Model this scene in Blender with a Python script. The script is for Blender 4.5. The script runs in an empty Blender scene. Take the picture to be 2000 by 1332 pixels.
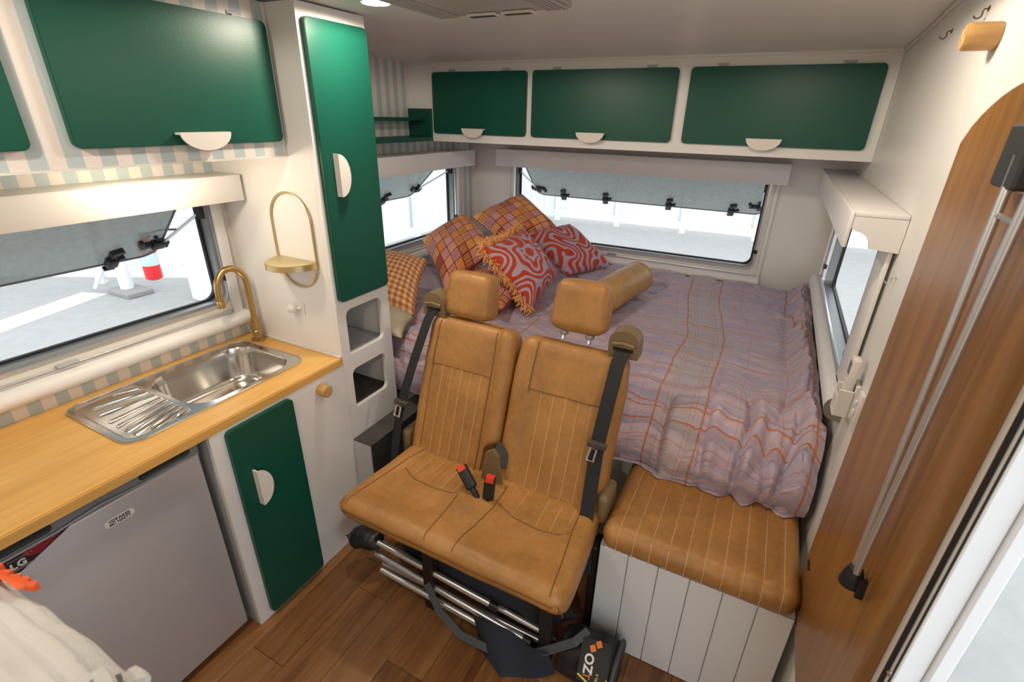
import bpy, bmesh, math, random
from mathutils import Vector, Matrix, noise
from mathutils.geometry import tessellate_polygon
random.seed(7)
S = bpy.context.scene
COL = S.collection
PI = math.pi

# ------------------------------------------------------------------ camera
cam = bpy.data.objects.new('camera', bpy.data.cameras.new('camera'))
COL.objects.link(cam)
RT = (0.8876785, 0.4600341, 0.0198885)
DN = (0.2071209, -0.3603374, -0.9095372)
FW = (-0.4112515, 0.8114959, -0.4151464)
cam.matrix_world = Matrix(((RT[0], -DN[0], -FW[0], 0), (RT[1], -DN[1], -FW[1], 0), (RT[2], -DN[2], -FW[2], 1.77), (0, 0, 0, 1)))
cam.data.lens = 17.326
cam.data.sensor_width = 36
cam.data.sensor_fit = 'HORIZONTAL'
cam.data.clip_start = 0.02
cam.data.dof.use_dof = True
cam.data.dof.focus_distance = 1.9
cam.data.dof.aperture_fstop = 5.0
S.camera = cam

# ------------------------------------------------------------------ world, exposure
W = bpy.data.worlds.new('overcast_sky')
S.world = W
W.use_nodes = True
bg = W.node_tree.nodes['Background']
bg.inputs[0].default_value = (0.92, 0.96, 1.0, 1)
bg.inputs[1].default_value = 1.2
S.view_settings.view_transform = 'Standard'
S.view_settings.look = 'None'
S.view_settings.gamma = 1
S.view_settings.use_curve_mapping = False
S.view_settings.exposure = 1.0
WARM = (1.0, 0.87, 0.72)
LAMPS = [(-1.166, 1.36), (-0.03, 1.40), (-1.166, 0.1), (-0.15, -0.75)]
LAMP_W = 12.0

# ------------------------------------------------------------------ mesh builder
class MB:
    def __init__(s):
        s.V = []; s.F = []; s.UV = []
    def add(s, vs, fs, uv=None):
        o = len(s.V)
        s.V += [Vector(v) for v in vs]
        s.F += [tuple(i + o for i in f) for f in fs]
        s.UV += (uv if uv else [(0, 0)] * len(vs))
        return s
    def box(s, x0, x1, y0, y1, z0, z1, b=0.0, seg=2):
        if b <= 0:
            v = [(x, y, z) for x in (x0, x1) for y in (y0, y1) for z in (z0, z1)]
            return s.add(v, [(0, 1, 3, 2), (4, 6, 7, 5), (0, 4, 5, 1), (2, 3, 7, 6), (0, 2, 6, 4), (1, 5, 7, 3)])
        bm = bmesh.new()
        bmesh.ops.create_cube(bm, size=1.0)
        for v in bm.verts:
            v.co = Vector(((x0 + x1) / 2 + v.co.x * (x1 - x0), (y0 + y1) / 2 + v.co.y * (y1 - y0), (z0 + z1) / 2 + v.co.z * (z1 - z0)))
        bmesh.ops.bevel(bm, geom=list(bm.edges), offset=b, segments=seg, profile=0.5, affect='EDGES')
        return s.bm(bm)
    def bm(s, bm):
        bm.verts.index_update()
        s.add([v.co.copy() for v in bm.verts], [tuple(v.index for v in f.verts) for f in bm.faces])
        bm.free()
        return s
    def obox(s, c, ax, ay, az, b=0.0):
        """box centred at c with half-axis vectors ax, ay, az"""
        t = MB().box(-1, 1, -1, 1, -1, 1)
        c = Vector(c); ax = Vector(ax); ay = Vector(ay); az = Vector(az)
        return s.add([c + ax * v.x + ay * v.y + az * v.z for v in t.V], t.F)
    def tube(s, path, r, n=10, closed=False, flat=None):
        P = [Vector(p) for p in path]
        m = len(P)
        rs = r if isinstance(r, (list, tuple)) else [r] * m
        def tan(i):
            a = P[(i - 1) % m] if closed or i > 0 else P[0]
            b = P[(i + 1) % m] if closed or i < m - 1 else P[-1]
            return (b - a).normalized()
        t0 = tan(0)
        up = Vector((0, 0, 1)) if abs(t0.z) < 0.9 else Vector((1, 0, 0))
        if flat is not None: up = Vector(flat[0])
        u = (up - t0 * up.dot(t0)).normalized()
        vs = []
        for i in range(m):
            t = tan(i)
            if flat is not None: u = Vector(flat[0])
            u = (u - t * u.dot(t)).normalized()
            w = t.cross(u)
            for k in range(n):
                a = 2 * PI * (k + (0.5 if n == 4 else 0)) / n
                fu, fw = (flat[1], flat[2]) if flat is not None else (1, 1)
                vs.append(P[i] + (u * math.cos(a) * fu + w * math.sin(a) * fw) * rs[i])
        fs = []
        for i in range(m if closed else m - 1):
            j = (i + 1) % m
            for k in range(n):
                l = (k + 1) % n
                fs.append((i * n + k, i * n + l, j * n + l, j * n + k))
        if not closed:
            fs.append(tuple(range(n - 1, -1, -1)))
            fs.append(tuple((m - 1) * n + k for k in range(n)))
        return s.add(vs, fs)
    def strap(s, path, width, thick, side):
        """flat band along path; side = widthwise direction"""
        P = [Vector(p) for p in path]
        vs = []
        for i, p in enumerate(P):
            t = (P[min(i + 1, len(P) - 1)] - P[max(i - 1, 0)]).normalized()
            w = Vector(side); w = (w - t * w.dot(t)).normalized()
            nn = t.cross(w)
            for a, b in ((-1, -1), (1, -1), (1, 1), (-1, 1)):
                vs.append(p + w * a * width / 2 + nn * b * thick / 2)
        fs = [(i * 4 + k, i * 4 + (k + 1) % 4, i * 4 + 4 + (k + 1) % 4, i * 4 + 4 + k) for i in range(len(P) - 1) for k in range(4)]
        fs += [(3, 2, 1, 0), tuple(len(vs) - 4 + k for k in range(4))]
        return s.add(vs, fs)
    def lathe(s, prof, org, axis, n=24):
        ax = Vector(axis).normalized()
        u = ax.orthogonal().normalized(); w = ax.cross(u)
        o = Vector(org); vs = []
        for r, h in prof:
            for k in range(n):
                a = 2 * PI * k / n
                vs.append(o + ax * h + (u * math.cos(a) + w * math.sin(a)) * r)
        fs = []
        for i in range(len(prof) - 1):
            for k in range(n):
                l = (k + 1) % n
                fs.append((i * n + k, i * n + l, (i + 1) * n + l, (i + 1) * n + k))
        fs.append(tuple(range(n - 1, -1, -1)))
        fs.append(tuple((len(prof) - 1) * n + k for k in range(n)))
        return s.add(vs, fs)
    def plate(s, outer, t0, t1, plane, holes=()):
        """2d polygon (with holes) extruded between t0 and t1. plane: 'x' -> (y,z), 'y' -> (x,z), 'z' -> (x,y)"""
        def P(p, t):
            return {'x': (t, p[0], p[1]), 'y': (p[0], t, p[1]), 'z': (p[0], p[1], t)}[plane]
        loops = [list(outer)] + [list(h) for h in holes]
        flat = [p for l in loops for p in l]
        tri = tessellate_polygon([[Vector((p[0], p[1], 0)) for p in l] for l in loops])
        n = len(flat)
        vs = [P(p, t0) for p in flat] + [P(p, t1) for p in flat]
        fs = [tuple(t) for t in tri] + [tuple(n + i for i in reversed(t)) for t in tri]
        o = 0
        for l in loops:
            m = len(l)
            for i in range(m):
                j = (i + 1) % m
                fs.append((o + i, o + j, n + o + j, n + o + i))
            o += m
        bm = bmesh.new()
        bv = [bm.verts.new(v) for v in vs]
        for f in fs:
            try: bm.faces.new([bv[i] for i in f])
            except ValueError: pass
        bmesh.ops.recalc_face_normals(bm, faces=bm.faces)
        return s.bm(bm)
    def grid(s, fn, nu, nv, uv=None, closeu=False):
        vs = []; us = []
        for i in range(nu + 1):
            for j in range(nv + 1):
                a, b = i / nu, j / nv
                vs.append(Vector(fn(a, b)))
                us.append(uv(a, b) if uv else (a, b))
        fs = [(i * (nv + 1) + j, (i + 1) * (nv + 1) + j, (i + 1) * (nv + 1) + j + 1, i * (nv + 1) + j + 1) for i in range(nu) for j in range(nv)]
        return s.add(vs, fs, us)
    def rgrid(s, dims, r, res, fn):
        """rounded box (x0,x1,y0,y1,z0,z1) as a fine surface mapped through fn(p, normal)"""
        x0, x1, y0, y1, z0, z1 = dims
        lo = Vector((x0, y0, z0)); hi = Vector((x1, y1, z1))
        def ticks(a, b, rs):
            n = max(2, int((b - a - 2 * r) / rs))
            m = max(3, int(r / rs) + 1)
            return [a + r * (1 - math.cos(PI / 2 * i / m)) * 0 + r * i / m for i in range(m)] + [a + r + (b - a - 2 * r) * i / n for i in range(n)] + [b - r + r * i / m for i in range(m + 1)]
        T = [ticks(lo[k], hi[k], res) for k in range(3)]
        bm = bmesh.new()
        for k in range(3):
            a, b = (k + 1) % 3, (k + 2) % 3
            for side in (0, 1):
                rows = []
                for ta in T[a]:
                    row = []
                    for tb in T[b]:
                        p = Vector((0, 0, 0)); p[k] = hi[k] if side else lo[k]; p[a] = ta; p[b] = tb
                        q = Vector([min(max(p[i], lo[i] + r), hi[i] - r) for i in range(3)])
                        nn = (p - q)
                        nn = nn.normalized() if nn.length > 1e-9 else Vector([1 if i == k else 0 for i in range(3)]) * (1 if side else -1)
                        row.append(bm.verts.new(fn(q + nn * r, nn)))
                    rows.append(row)
                for i in range(len(rows) - 1):
                    for j in range(len(rows[0]) - 1):
                        f = (rows[i][j], rows[i + 1][j], rows[i + 1][j + 1], rows[i][j + 1])
                        bm.faces.new(f if side else f[::-1])
        bmesh.ops.remove_doubles(bm, verts=bm.verts, dist=1e-5)
        return s.bm(bm)

def rrect(a0, a1, b0, b1, r, n=6):
    if not isinstance(r, (list, tuple)): r = [r] * 4
    out = []
    for (cx, cy, st, rr) in ((a1, b1, 0, r[0]), (a0, b1, 90, r[1]), (a0, b0, 180, r[2]), (a1, b0, 270, r[3])):
        sx = -1 if cx == a1 else 1; sy = -1 if cy == b1 else 1
        if rr <= 0:
            out.append((cx, cy)); continue
        for i in range(n + 1):
            t = math.radians(st + 90 * i / n)
            out.append((cx + sx * rr + rr * math.cos(t), cy + sy * rr + rr * math.sin(t)))
    return out

# ------------------------------------------------------------------ objects
def base_of(m):
    xs = [v.x for v in m.V]; ys = [v.y for v in m.V]; zs = [v.z for v in m.V]
    return Vector(((min(xs) + max(xs)) / 2, (min(ys) + max(ys)) / 2, min(zs)))
def origin(o):
    v = Vector((0, 0, 0))
    while o is not None:
        v += o.location; o = o.parent
    return v
def obj(name, m, mat, parent=None, label=None, cat=None, group=None, kind=None, ang=35, smooth=True):
    loc = origin(parent) if parent is not None else (Vector((0, 0, 0)) if kind == 'structure' else base_of(m))
    me = bpy.data.meshes.new(name)
    me.from_pydata([v - loc for v in m.V], [], m.F)
    me.update()
    bm = bmesh.new(); bm.from_mesh(me)
    bmesh.ops.recalc_face_normals(bm, faces=bm.faces)
    bm.to_mesh(me); bm.free()
    if any(u != (0, 0) for u in m.UV):
        l = me.uv_layers.new(name='UVMap')
        for lp in me.loops: l.data[lp.index].uv = m.UV[lp.vertex_index]
    if smooth:
        me.shade_smooth(); me.set_sharp_from_angle(angle=math.radians(ang))
    me.materials.append(mat)
    o = bpy.data.objects.new(name, me)
    COL.objects.link(o)
    if parent is not None: o.parent = parent
    else: o.location = loc
    if label: o['label'] = label
    if cat: o['category'] = cat
    if group: o['group'] = group
    if kind: o['kind'] = kind
    return o
def thing(name, loc, label=None, cat=None, group=None, kind=None):
    o = bpy.data.objects.new(name, None); COL.objects.link(o)
    o.location = loc; o.empty_display_size = 0.05
    if label: o['label'] = label
    if cat: o['category'] = cat
    if group: o['group'] = group
    if kind: o['kind'] = kind
    return o
def share(src, parent, delta=(0, 0, 0), rot=None):
    c = src.copy(); COL.objects.link(c); c.parent = parent
    c.location = Vector(delta)
    if rot is not None: c.rotation_euler = rot
    return c
def textm(body, size, org, u, v, depth=0.0004, align='LEFT', spacing=1.0, bold=0.0):
    """text as mesh in the plane spanned by u (reading direction) and v (up)"""
    cu = bpy.data.curves.new('t', 'FONT'); cu.body = body; cu.size = size; cu.align_x = align; cu.space_character = spacing
    cu.extrude = depth; cu.offset = bold
    o = bpy.data.objects.new('t', cu); COL.objects.link(o)
    dg = bpy.context.evaluated_depsgraph_get()
    me = bpy.data.meshes.new_from_object(o.evaluated_get(dg))
    u = Vector(u).normalized(); v = Vector(v).normalized(); w = u.cross(v); g = Vector(org)
    m = MB().add([g + u * p.co.x + v * p.co.y + w * p.co.z for p in me.vertices], [tuple(f.vertices) for f in me.polygons])
    bpy.data.objects.remove(o); bpy.data.meshes.remove(me); bpy.data.curves.remove(cu)
    return m

# ------------------------------------------------------------------ materials
def mat(name):
    m = bpy.data.materials.new(name); m.use_nodes = True
    return m, m.node_tree.nodes, m.node_tree.links, m.node_tree.nodes['Principled BSDF']
def N(ns, t, **k):
    n = ns.new(t)
    for a, b in k.items(): setattr(n, a, b)
    return n
def math_(ns, ls, op, a, b=None, c=None):
    n = ns.new('ShaderNodeMath'); n.operation = op
    for i, x in enumerate((a, b, c)):
        if x is None: continue
        if isinstance(x, (int, float)): n.inputs[i].default_value = x
        else: ls.new(x, n.inputs[i])
    return n.outputs[0]
def mixc(ns, ls, f, a, b):
    n = ns.new('ShaderNodeMix'); n.data_type = 'RGBA'
    for s_, x in ((n.inputs[0], f), (n.inputs[6], a), (n.inputs[7], b)):
        if isinstance(x, (int, float)): s_.default_value = x
        elif isinstance(x, tuple): s_.default_value = (*x[:3], 1)
        else: ls.new(x, s_)
    return n.outputs[2]
def noise_(ns, ls, vec, scale, detail=3, rough=0.5, dist=0.0):
    n = ns.new('ShaderNodeTexNoise')
    n.inputs['Scale'].default_value = scale; n.inputs['Detail'].default_value = detail
    n.inputs['Roughness'].default_value = rough; n.inputs['Distortion'].default_value = dist
    if vec is not None: ls.new(vec, n.inputs['Vector'])
    return n.outputs[0]
def bump(ns, ls, p, h, strength, dist=0.002):
    b = ns.new('ShaderNodeBump'); b.inputs['Strength'].default_value = strength; b.inputs['Distance'].default_value = dist
    ls.new(h, b.inputs['Height']); ls.new(b.outputs[0], p.inputs['Normal'])
def pos(ns): return ns.new('ShaderNodeNewGeometry').outputs['Position']
def plain(name, c, rough=0.5, metal=0.0, var=0.0, bmp=0.0, bs=300, spec=0.5, emit=None):
    m, ns, ls, p = mat(name)
    p.inputs['Base Color'].default_value = (*c, 1); p.inputs['Roughness'].default_value = rough
    p.inputs['Metallic'].default_value = metal; p.inputs['Specular IOR Level'].default_value = spec
    if var > 0:
        f = noise_(ns, ls, pos(ns), 9, 4)
        ls.new(mixc(ns, ls, f, tuple(x * (1 - var) for x in c), tuple(min(1, x * (1 + var)) for x in c)), p.inputs['Base Color'])
    if bmp > 0: bump(ns, ls, p, noise_(ns, ls, pos(ns), bs, 2), bmp)
    if emit:
        p.inputs['Emission Color'].default_value = (*emit[0], 1); p.inputs['Emission Strength'].default_value = emit[1]
    return m
def wood(name, c0, c1, c2, axis, rough=0.4, scale=1.0, rnd=False, coat=0.0):
    """grain along axis (0,1,2)"""
    m, ns, ls, p = mat(name)
    mp = ns.new('ShaderNodeMapping')
    sc = [14 * scale] * 3; sc[axis] = 1.1 * scale
    mp.inputs['Scale'].default_value = sc
    ls.new(pos(ns), mp.inputs['Vector'])
    vec = mp.outputs[0]
    if rnd:
        oi = ns.new('ShaderNodeObjectInfo')
        ad = ns.new('ShaderNodeVectorMath'); ad.operation = 'ADD'
        sc2 = ns.new('ShaderNodeVectorMath'); sc2.operation = 'SCALE'; sc2.inputs[0].default_value = (37, 53, 91)
        ls.new(oi.outputs['Random'], sc2.inputs['Scale'])
        ls.new(vec, ad.inputs[0]); ls.new(sc2.outputs[0], ad.inputs[1]); vec = ad.outputs[0]
    g = noise_(ns, ls, vec, 1.6, 6, 0.6, 0.8)
    fine = noise_(ns, ls, vec, 9, 4, 0.6, 0.2)
    v = math_(ns, ls, 'ADD', math_(ns, ls, 'MULTIPLY', g, 0.75), math_(ns, ls, 'MULTIPLY', fine, 0.25))
    if rnd: v = math_(ns, ls, 'ADD', v, math_(ns, ls, 'MULTIPLY', math_(ns, ls, 'SUBTRACT', oi.outputs['Random'], 0.5), 0.22))
    cr = ns.new('ShaderNodeValToRGB'); ls.new(v, cr.inputs[0])
    e = cr.color_ramp.elements; e[0].position = 0.3; e[0].color = (*c0, 1); e[1].position = 0.72; e[1].color = (*c2, 1)
    k = e.new(0.5); k.color = (*c1, 1)
    ls.new(cr.outputs[0], p.inputs['Base Color'])
    p.inputs['Roughness'].default_value = rough
    p.inputs['Coat Weight'].default_value = coat
    bump(ns, ls, p, fine, 0.15, 0.001)
    return m
def stripes(name, period, offs, a, b, rough=0.5, axis=1):
    m, ns, ls, p = mat(name)
    sx = ns.new('ShaderNodeSeparateXYZ'); ls.new(pos(ns), sx.inputs[0])
    t = math_(ns, ls, 'FRACT', math_(ns, ls, 'DIVIDE', math_(ns, ls, 'SUBTRACT', sx.outputs[axis], offs), period))
    ls.new(mixc(ns, ls, math_(ns, ls, 'GREATER_THAN', t, 0.5), a, b), p.inputs['Base Color'])
    p.inputs['Roughness'].default_value = rough
    return m

WHITE = plain('white_paint', (0.81, 0.79, 0.77), 0.42, var=0.02)
WALLW = plain('white_wall_lining', (0.81, 0.79, 0.75), 0.38, var=0.02)
CEIL = plain('white_ceiling_lining', (0.78, 0.755, 0.73), 0.42, var=0.02)
CREAM = plain('cream_plastic', (0.76, 0.73, 0.68), 0.4)
GREEN = plain('green_enamel', (0.006, 0.078, 0.050), 0.36, bmp=0.12, bs=420, spec=0.28)
STRIPE = stripes('striped_wallpaper', 0.0727, 0.4728, (0.47, 0.55, 0.56), (0.77, 0.71, 0.66))
OAK = wood('oak_worktop_wood', (0.60, 0.31, 0.075), (0.72, 0.405, 0.11), (0.80, 0.48, 0.15), 1, 0.36, 1.1)
BOARDW = wood('brown_laminate_wood', (0.19, 0.082, 0.020), (0.28, 0.125, 0.032), (0.37, 0.18, 0.052), 2, 0.33, 1.0)
FLOORW = wood('brown_floor_plank', (0.12, 0.045, 0.014), (0.235, 0.098, 0.032), (0.33, 0.155, 0.058), 1, 0.35, 1.2, rnd=True)
PEGW = wood('pale_turned_wood', (0.42, 0.22, 0.07), (0.52, 0.30, 0.11), (0.6, 0.37, 0.15), 0, 0.5, 2.0)
STEEL = plain('polished_steel', (0.72, 0.70, 0.67), 0.17, 1.0, bmp=0.02, bs=60)
GALU = plain('grey_aluminium', (0.30, 0.32, 0.34), 0.4, 0.5)
ALU = plain('aluminium', (0.72, 0.73, 0.75), 0.3, 0.85)
BRASS = plain('brushed_brass', (0.52, 0.35, 0.14), 0.3, 1.0)
GOLD = plain('pale_gold_metal', (0.72, 0.58, 0.30), 0.3, 0.9)
BLACK = plain('black_plastic', (0.012, 0.012, 0.013), 0.4)
BLACKM = plain('black_steel', (0.014, 0.012, 0.011), 0.45)
RUBBER = plain('black_rubber', (0.012, 0.014, 0.018), 0.5)
WEB = plain('black_belt_webbing', (0.014, 0.014, 0.015), 0.75, bmp=0.4, bs=700)
BEIGE = plain('beige_moulded_plastic', (0.20, 0.135, 0.065), 0.42)
FRIDGE = plain('silver_fridge_paint', (0.52, 0.51, 0.52), 0.36, 0.3)
FRTRIM = plain('grey_fridge_trim', (0.19, 0.21, 0.23), 0.28)
DARKG = plain('dark_grey_interior', (0.05, 0.055, 0.06), 0.6)
NICHE = plain('grey_laminate_lining', (0.46, 0.47, 0.48), 0.5)
CARPET = plain('grey_carpet', (0.085, 0.078, 0.072), 0.95, var=0.5, bmp=1.0, bs=900)
SILV = plain('silver_buckle_metal', (0.75, 0.74, 0.72), 0.3, 0.9)
RED = plain('red_plastic_button', (0.75, 0.055, 0.02), 0.4)
THREAD = plain('pale_stitching', (0.62, 0.42, 0.22), 0.8)
SEAM = plain('brown_leather_seam', (0.20, 0.085, 0.02), 0.6)
LENS = plain('lamp_lens', (1, 1, 1), 0.5, emit=((1.0, 0.90, 0.74), 14))
PAPERW = plain('white_print', (0.75, 0.75, 0.74), 0.5)
INK = plain('black_print', (0.02, 0.02, 0.022), 0.5)
ORANGEP = plain('orange_print', (0.80, 0.20, 0.02), 0.5)
YELLOWP = plain('yellow_cord', (0.72, 0.62, 0.09), 0.6)
CONC = plain('pale_concrete', (0.36, 0.365, 0.36), 0.85, var=0.14, bmp=0.3, bs=60)
FENCEM = plain('white_steel_fence', (0.84, 0.86, 0.88), 0.45)
LIMEW = plain('painted_line_white', (0.85, 0.86, 0.87), 0.7)

def leather(name, c):
    m, ns, ls, p = mat(name)
    ps = pos(ns)
    f = noise_(ns, ls, ps, 7, 5, 0.6)
    f2 = noise_(ns, ls, ps, 60, 3, 0.5)
    v = math_(ns, ls, 'ADD', math_(ns, ls, 'MULTIPLY', f, 0.7), math_(ns, ls, 'MULTIPLY', f2, 0.3))
    cr = ns.new('ShaderNodeValToRGB'); ls.new(v, cr.inputs[0])
    e = cr.color_ramp.elements
    e[0].position = 0.32; e[0].color = (*[x * 0.72 for x in c], 1); e[1].position = 0.68; e[1].color = (*[min(1, x * 1.18) for x in c], 1)
    ls.new(cr.outputs[0], p.inputs['Base Color'])
    p.inputs['Roughness'].default_value = 0.42
    vo = ns.new('ShaderNodeTexVoronoi'); vo.inputs['Scale'].default_value = 420; ls.new(ps, vo.inputs['Vector'])
    h = math_(ns, ls, 'ADD', vo.outputs['Distance'], math_(ns, ls, 'MULTIPLY', f2, 0.8))
    bump(ns, ls, p, h, 0.22, 0.0015)
    return m
TAN = leather('tan_leather', (0.40, 0.188, 0.05))
TANB = leather('mustard_vinyl', (0.58, 0.31, 0.085))

def uvnode(ns, ls):
    u = ns.new('ShaderNodeUVMap')
    s_ = ns.new('ShaderNodeSeparateXYZ'); ls.new(u.outputs[0], s_.inputs[0])
    return u.outputs[0], s_.outputs[0], s_.outputs[1]
def cloth_finish(ns, ls, p, sc=1800, st=0.3):
    p.inputs['Roughness'].default_value = 0.9
    p.inputs['Sheen Weight'].default_value = 0.15
    bump(ns, ls, p, noise_(ns, ls, pos(ns), sc, 1), st, 0.001)
def gingham():
    m, ns, ls, p = mat('orange_gingham_cloth')
    uv, u, v = uvnode(ns, ls)
    a = math_(ns, ls, 'GREATER_THAN', math_(ns, ls, 'FRACT', math_(ns, ls, 'MULTIPLY', u, 17)), 0.5)
    b = math_(ns, ls, 'GREATER_THAN', math_(ns, ls, 'FRACT', math_(ns, ls, 'MULTIPLY', v, 13)), 0.5)
    t = math_(ns, ls, 'MULTIPLY', math_(ns, ls, 'ADD', a, b), 0.5)
    cr = ns.new('ShaderNodeValToRGB'); ls.new(t, cr.inputs[0])
    e = cr.color_ramp.elements; cr.color_ramp.interpolation = 'CONSTANT'
    e[0].color = (0.74, 0.50, 0.34, 1); e[1].position = 0.9; e[1].color = (0.40, 0.125, 0.02, 1)
    k = e.new(0.4); k.color = (0.60, 0.28, 0.11, 1)
    ls.new(cr.outputs[0], p.inputs['Base Color']); cloth_finish(ns, ls, p)
    return m
def patchwork():
    m, ns, ls, p = mat('patchwork_print_cloth')
    uv, u, v = uvnode(ns, ls)
    n = 7
    un, vn = math_(ns, ls, 'MULTIPLY', u, n), math_(ns, ls, 'MULTIPLY', v, n)
    cb = ns.new('ShaderNodeCombineXYZ'); ls.new(math_(ns, ls, 'FLOOR', un), cb.inputs[0]); ls.new(math_(ns, ls, 'FLOOR', vn), cb.inputs[1])
    wn = ns.new('ShaderNodeTexWhiteNoise'); wn.noise_dimensions = '3D'; ls.new(cb.outputs[0], wn.inputs['Vector'])
    cr = ns.new('ShaderNodeValToRGB'); cr.color_ramp.interpolation = 'CONSTANT'; ls.new(wn.outputs[0], cr.inputs[0])
    cols = [(0.74, 0.31, 0.30), (0.82, 0.28, 0.09), (0.46, 0.085, 0.035), (0.82, 0.37, 0.24), (0.86, 0.41, 0.12), (0.68, 0.36, 0.40)]
    e = cr.color_ramp.elements
    e[0].color = (*cols[0], 1); e[1].position = 1 / 6; e[1].color = (*cols[1], 1)
    for i in range(2, 6):
        k = e.new(i / 6); k.color = (*cols[i], 1)
    fu, fv = math_(ns, ls, 'FRACT', un), math_(ns, ls, 'FRACT', vn)
    du = math_(ns, ls, 'ABSOLUTE', math_(ns, ls, 'SUBTRACT', fu, 0.5)); dv = math_(ns, ls, 'ABSOLUTE', math_(ns, ls, 'SUBTRACT', fv, 0.5))
    edge = math_(ns, ls, 'GREATER_THAN', math_(ns, ls, 'MAXIMUM', du, dv), 0.46)
    mu = math_(ns, ls, 'ABSOLUTE', math_(ns, ls, 'SUBTRACT', math_(ns, ls, 'FRACT', math_(ns, ls, 'MULTIPLY', fu, 4)), 0.5))
    mv = math_(ns, ls, 'ABSOLUTE', math_(ns, ls, 'SUBTRACT', math_(ns, ls, 'FRACT', math_(ns, ls, 'MULTIPLY', fv, 4)), 0.5))
    dots = math_(ns, ls, 'LESS_THAN', math_(ns, ls, 'MAXIMUM', mu, mv), 0.34)
    inner = math_(ns, ls, 'LESS_THAN', math_(ns, ls, 'MAXIMUM', du, dv), 0.38)
    sep = ns.new('ShaderNodeSeparateColor'); ls.new(wn.outputs[1], sep.inputs[0])
    has = math_(ns, ls, 'GREATER_THAN', sep.outputs[1], 0.4)
    win = math_(ns, ls, 'MULTIPLY', math_(ns, ls, 'MULTIPLY', dots, inner), has)
    c = mixc(ns, ls, math_(ns, ls, 'MULTIPLY', win, 0.85), cr.outputs[0], mixc(ns, ls, math_(ns, ls, 'GREATER_THAN', sep.outputs[0], 0.5), (0.80, 0.46, 0.16), (0.36, 0.06, 0.04)))
    c = mixc(ns, ls, edge, c, (0.16, 0.028, 0.012))
    ls.new(c, p.inputs['Base Color']); cloth_finish(ns, ls, p)
    return m
def squiggle(name, seed, cx, cy):
    m, ns, ls, p = mat(name)
    uv, u, v = uvnode(ns, ls)
    mp = ns.new('ShaderNodeMapping'); ls.new(uv, mp.inputs[0]); mp.inputs['Location'].default_value = (seed, seed * 1.7, 0)
    nz = ns.new('ShaderNodeTexNoise'); nz.inputs['Scale'].default_value = 3.4; nz.inputs['Detail'].default_value = 0; ls.new(mp.outputs[0], nz.inputs['Vector'])
    sp = ns.new('ShaderNodeSeparateColor'); ls.new(nz.outputs['Color'], sp.inputs[0])
    du = math_(ns, ls, 'SUBTRACT', u, cx); dv = math_(ns, ls, 'SUBTRACT', v, cy)
    rr = math_(ns, ls, 'SQRT', math_(ns, ls, 'ADD', math_(ns, ls, 'MULTIPLY', du, du), math_(ns, ls, 'MULTIPLY', dv, dv)))
    ang = math_(ns, ls, 'ARCTAN2', dv, du)
    # petals near the dot: radius modulated by angle, then warped by noise
    pet = math_(ns, ls, 'MULTIPLY', math_(ns, ls, 'SINE', math_(ns, ls, 'MULTIPLY', ang, 7)), math_(ns, ls, 'MULTIPLY', rr, 7.0))
    ph = math_(ns, ls, 'ADD', math_(ns, ls, 'MULTIPLY', rr, 38), pet)
    ph = math_(ns, ls, 'ADD', ph, math_(ns, ls, 'MULTIPLY', sp.outputs[0], 28))
    ph = math_(ns, ls, 'ADD', ph, math_(ns, ls, 'MULTIPLY', sp.outputs[1], 10))
    st = math_(ns, ls, 'GREATER_THAN', math_(ns, ls, 'SINE', ph), -0.12)
    dot = math_(ns, ls, 'LESS_THAN', rr, 0.075); ring = math_(ns, ls, 'LESS_THAN', rr, 0.125)
    t = math_(ns, ls, 'MAXIMUM', math_(ns, ls, 'MULTIPLY', st, math_(ns, ls, 'SUBTRACT', 1, ring)), dot)
    ls.new(mixc(ns, ls, t, (0.50, 0.38, 0.50), (0.53, 0.055, 0.016)), p.inputs['Base Color']); cloth_finish(ns, ls, p)
    return m
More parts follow.
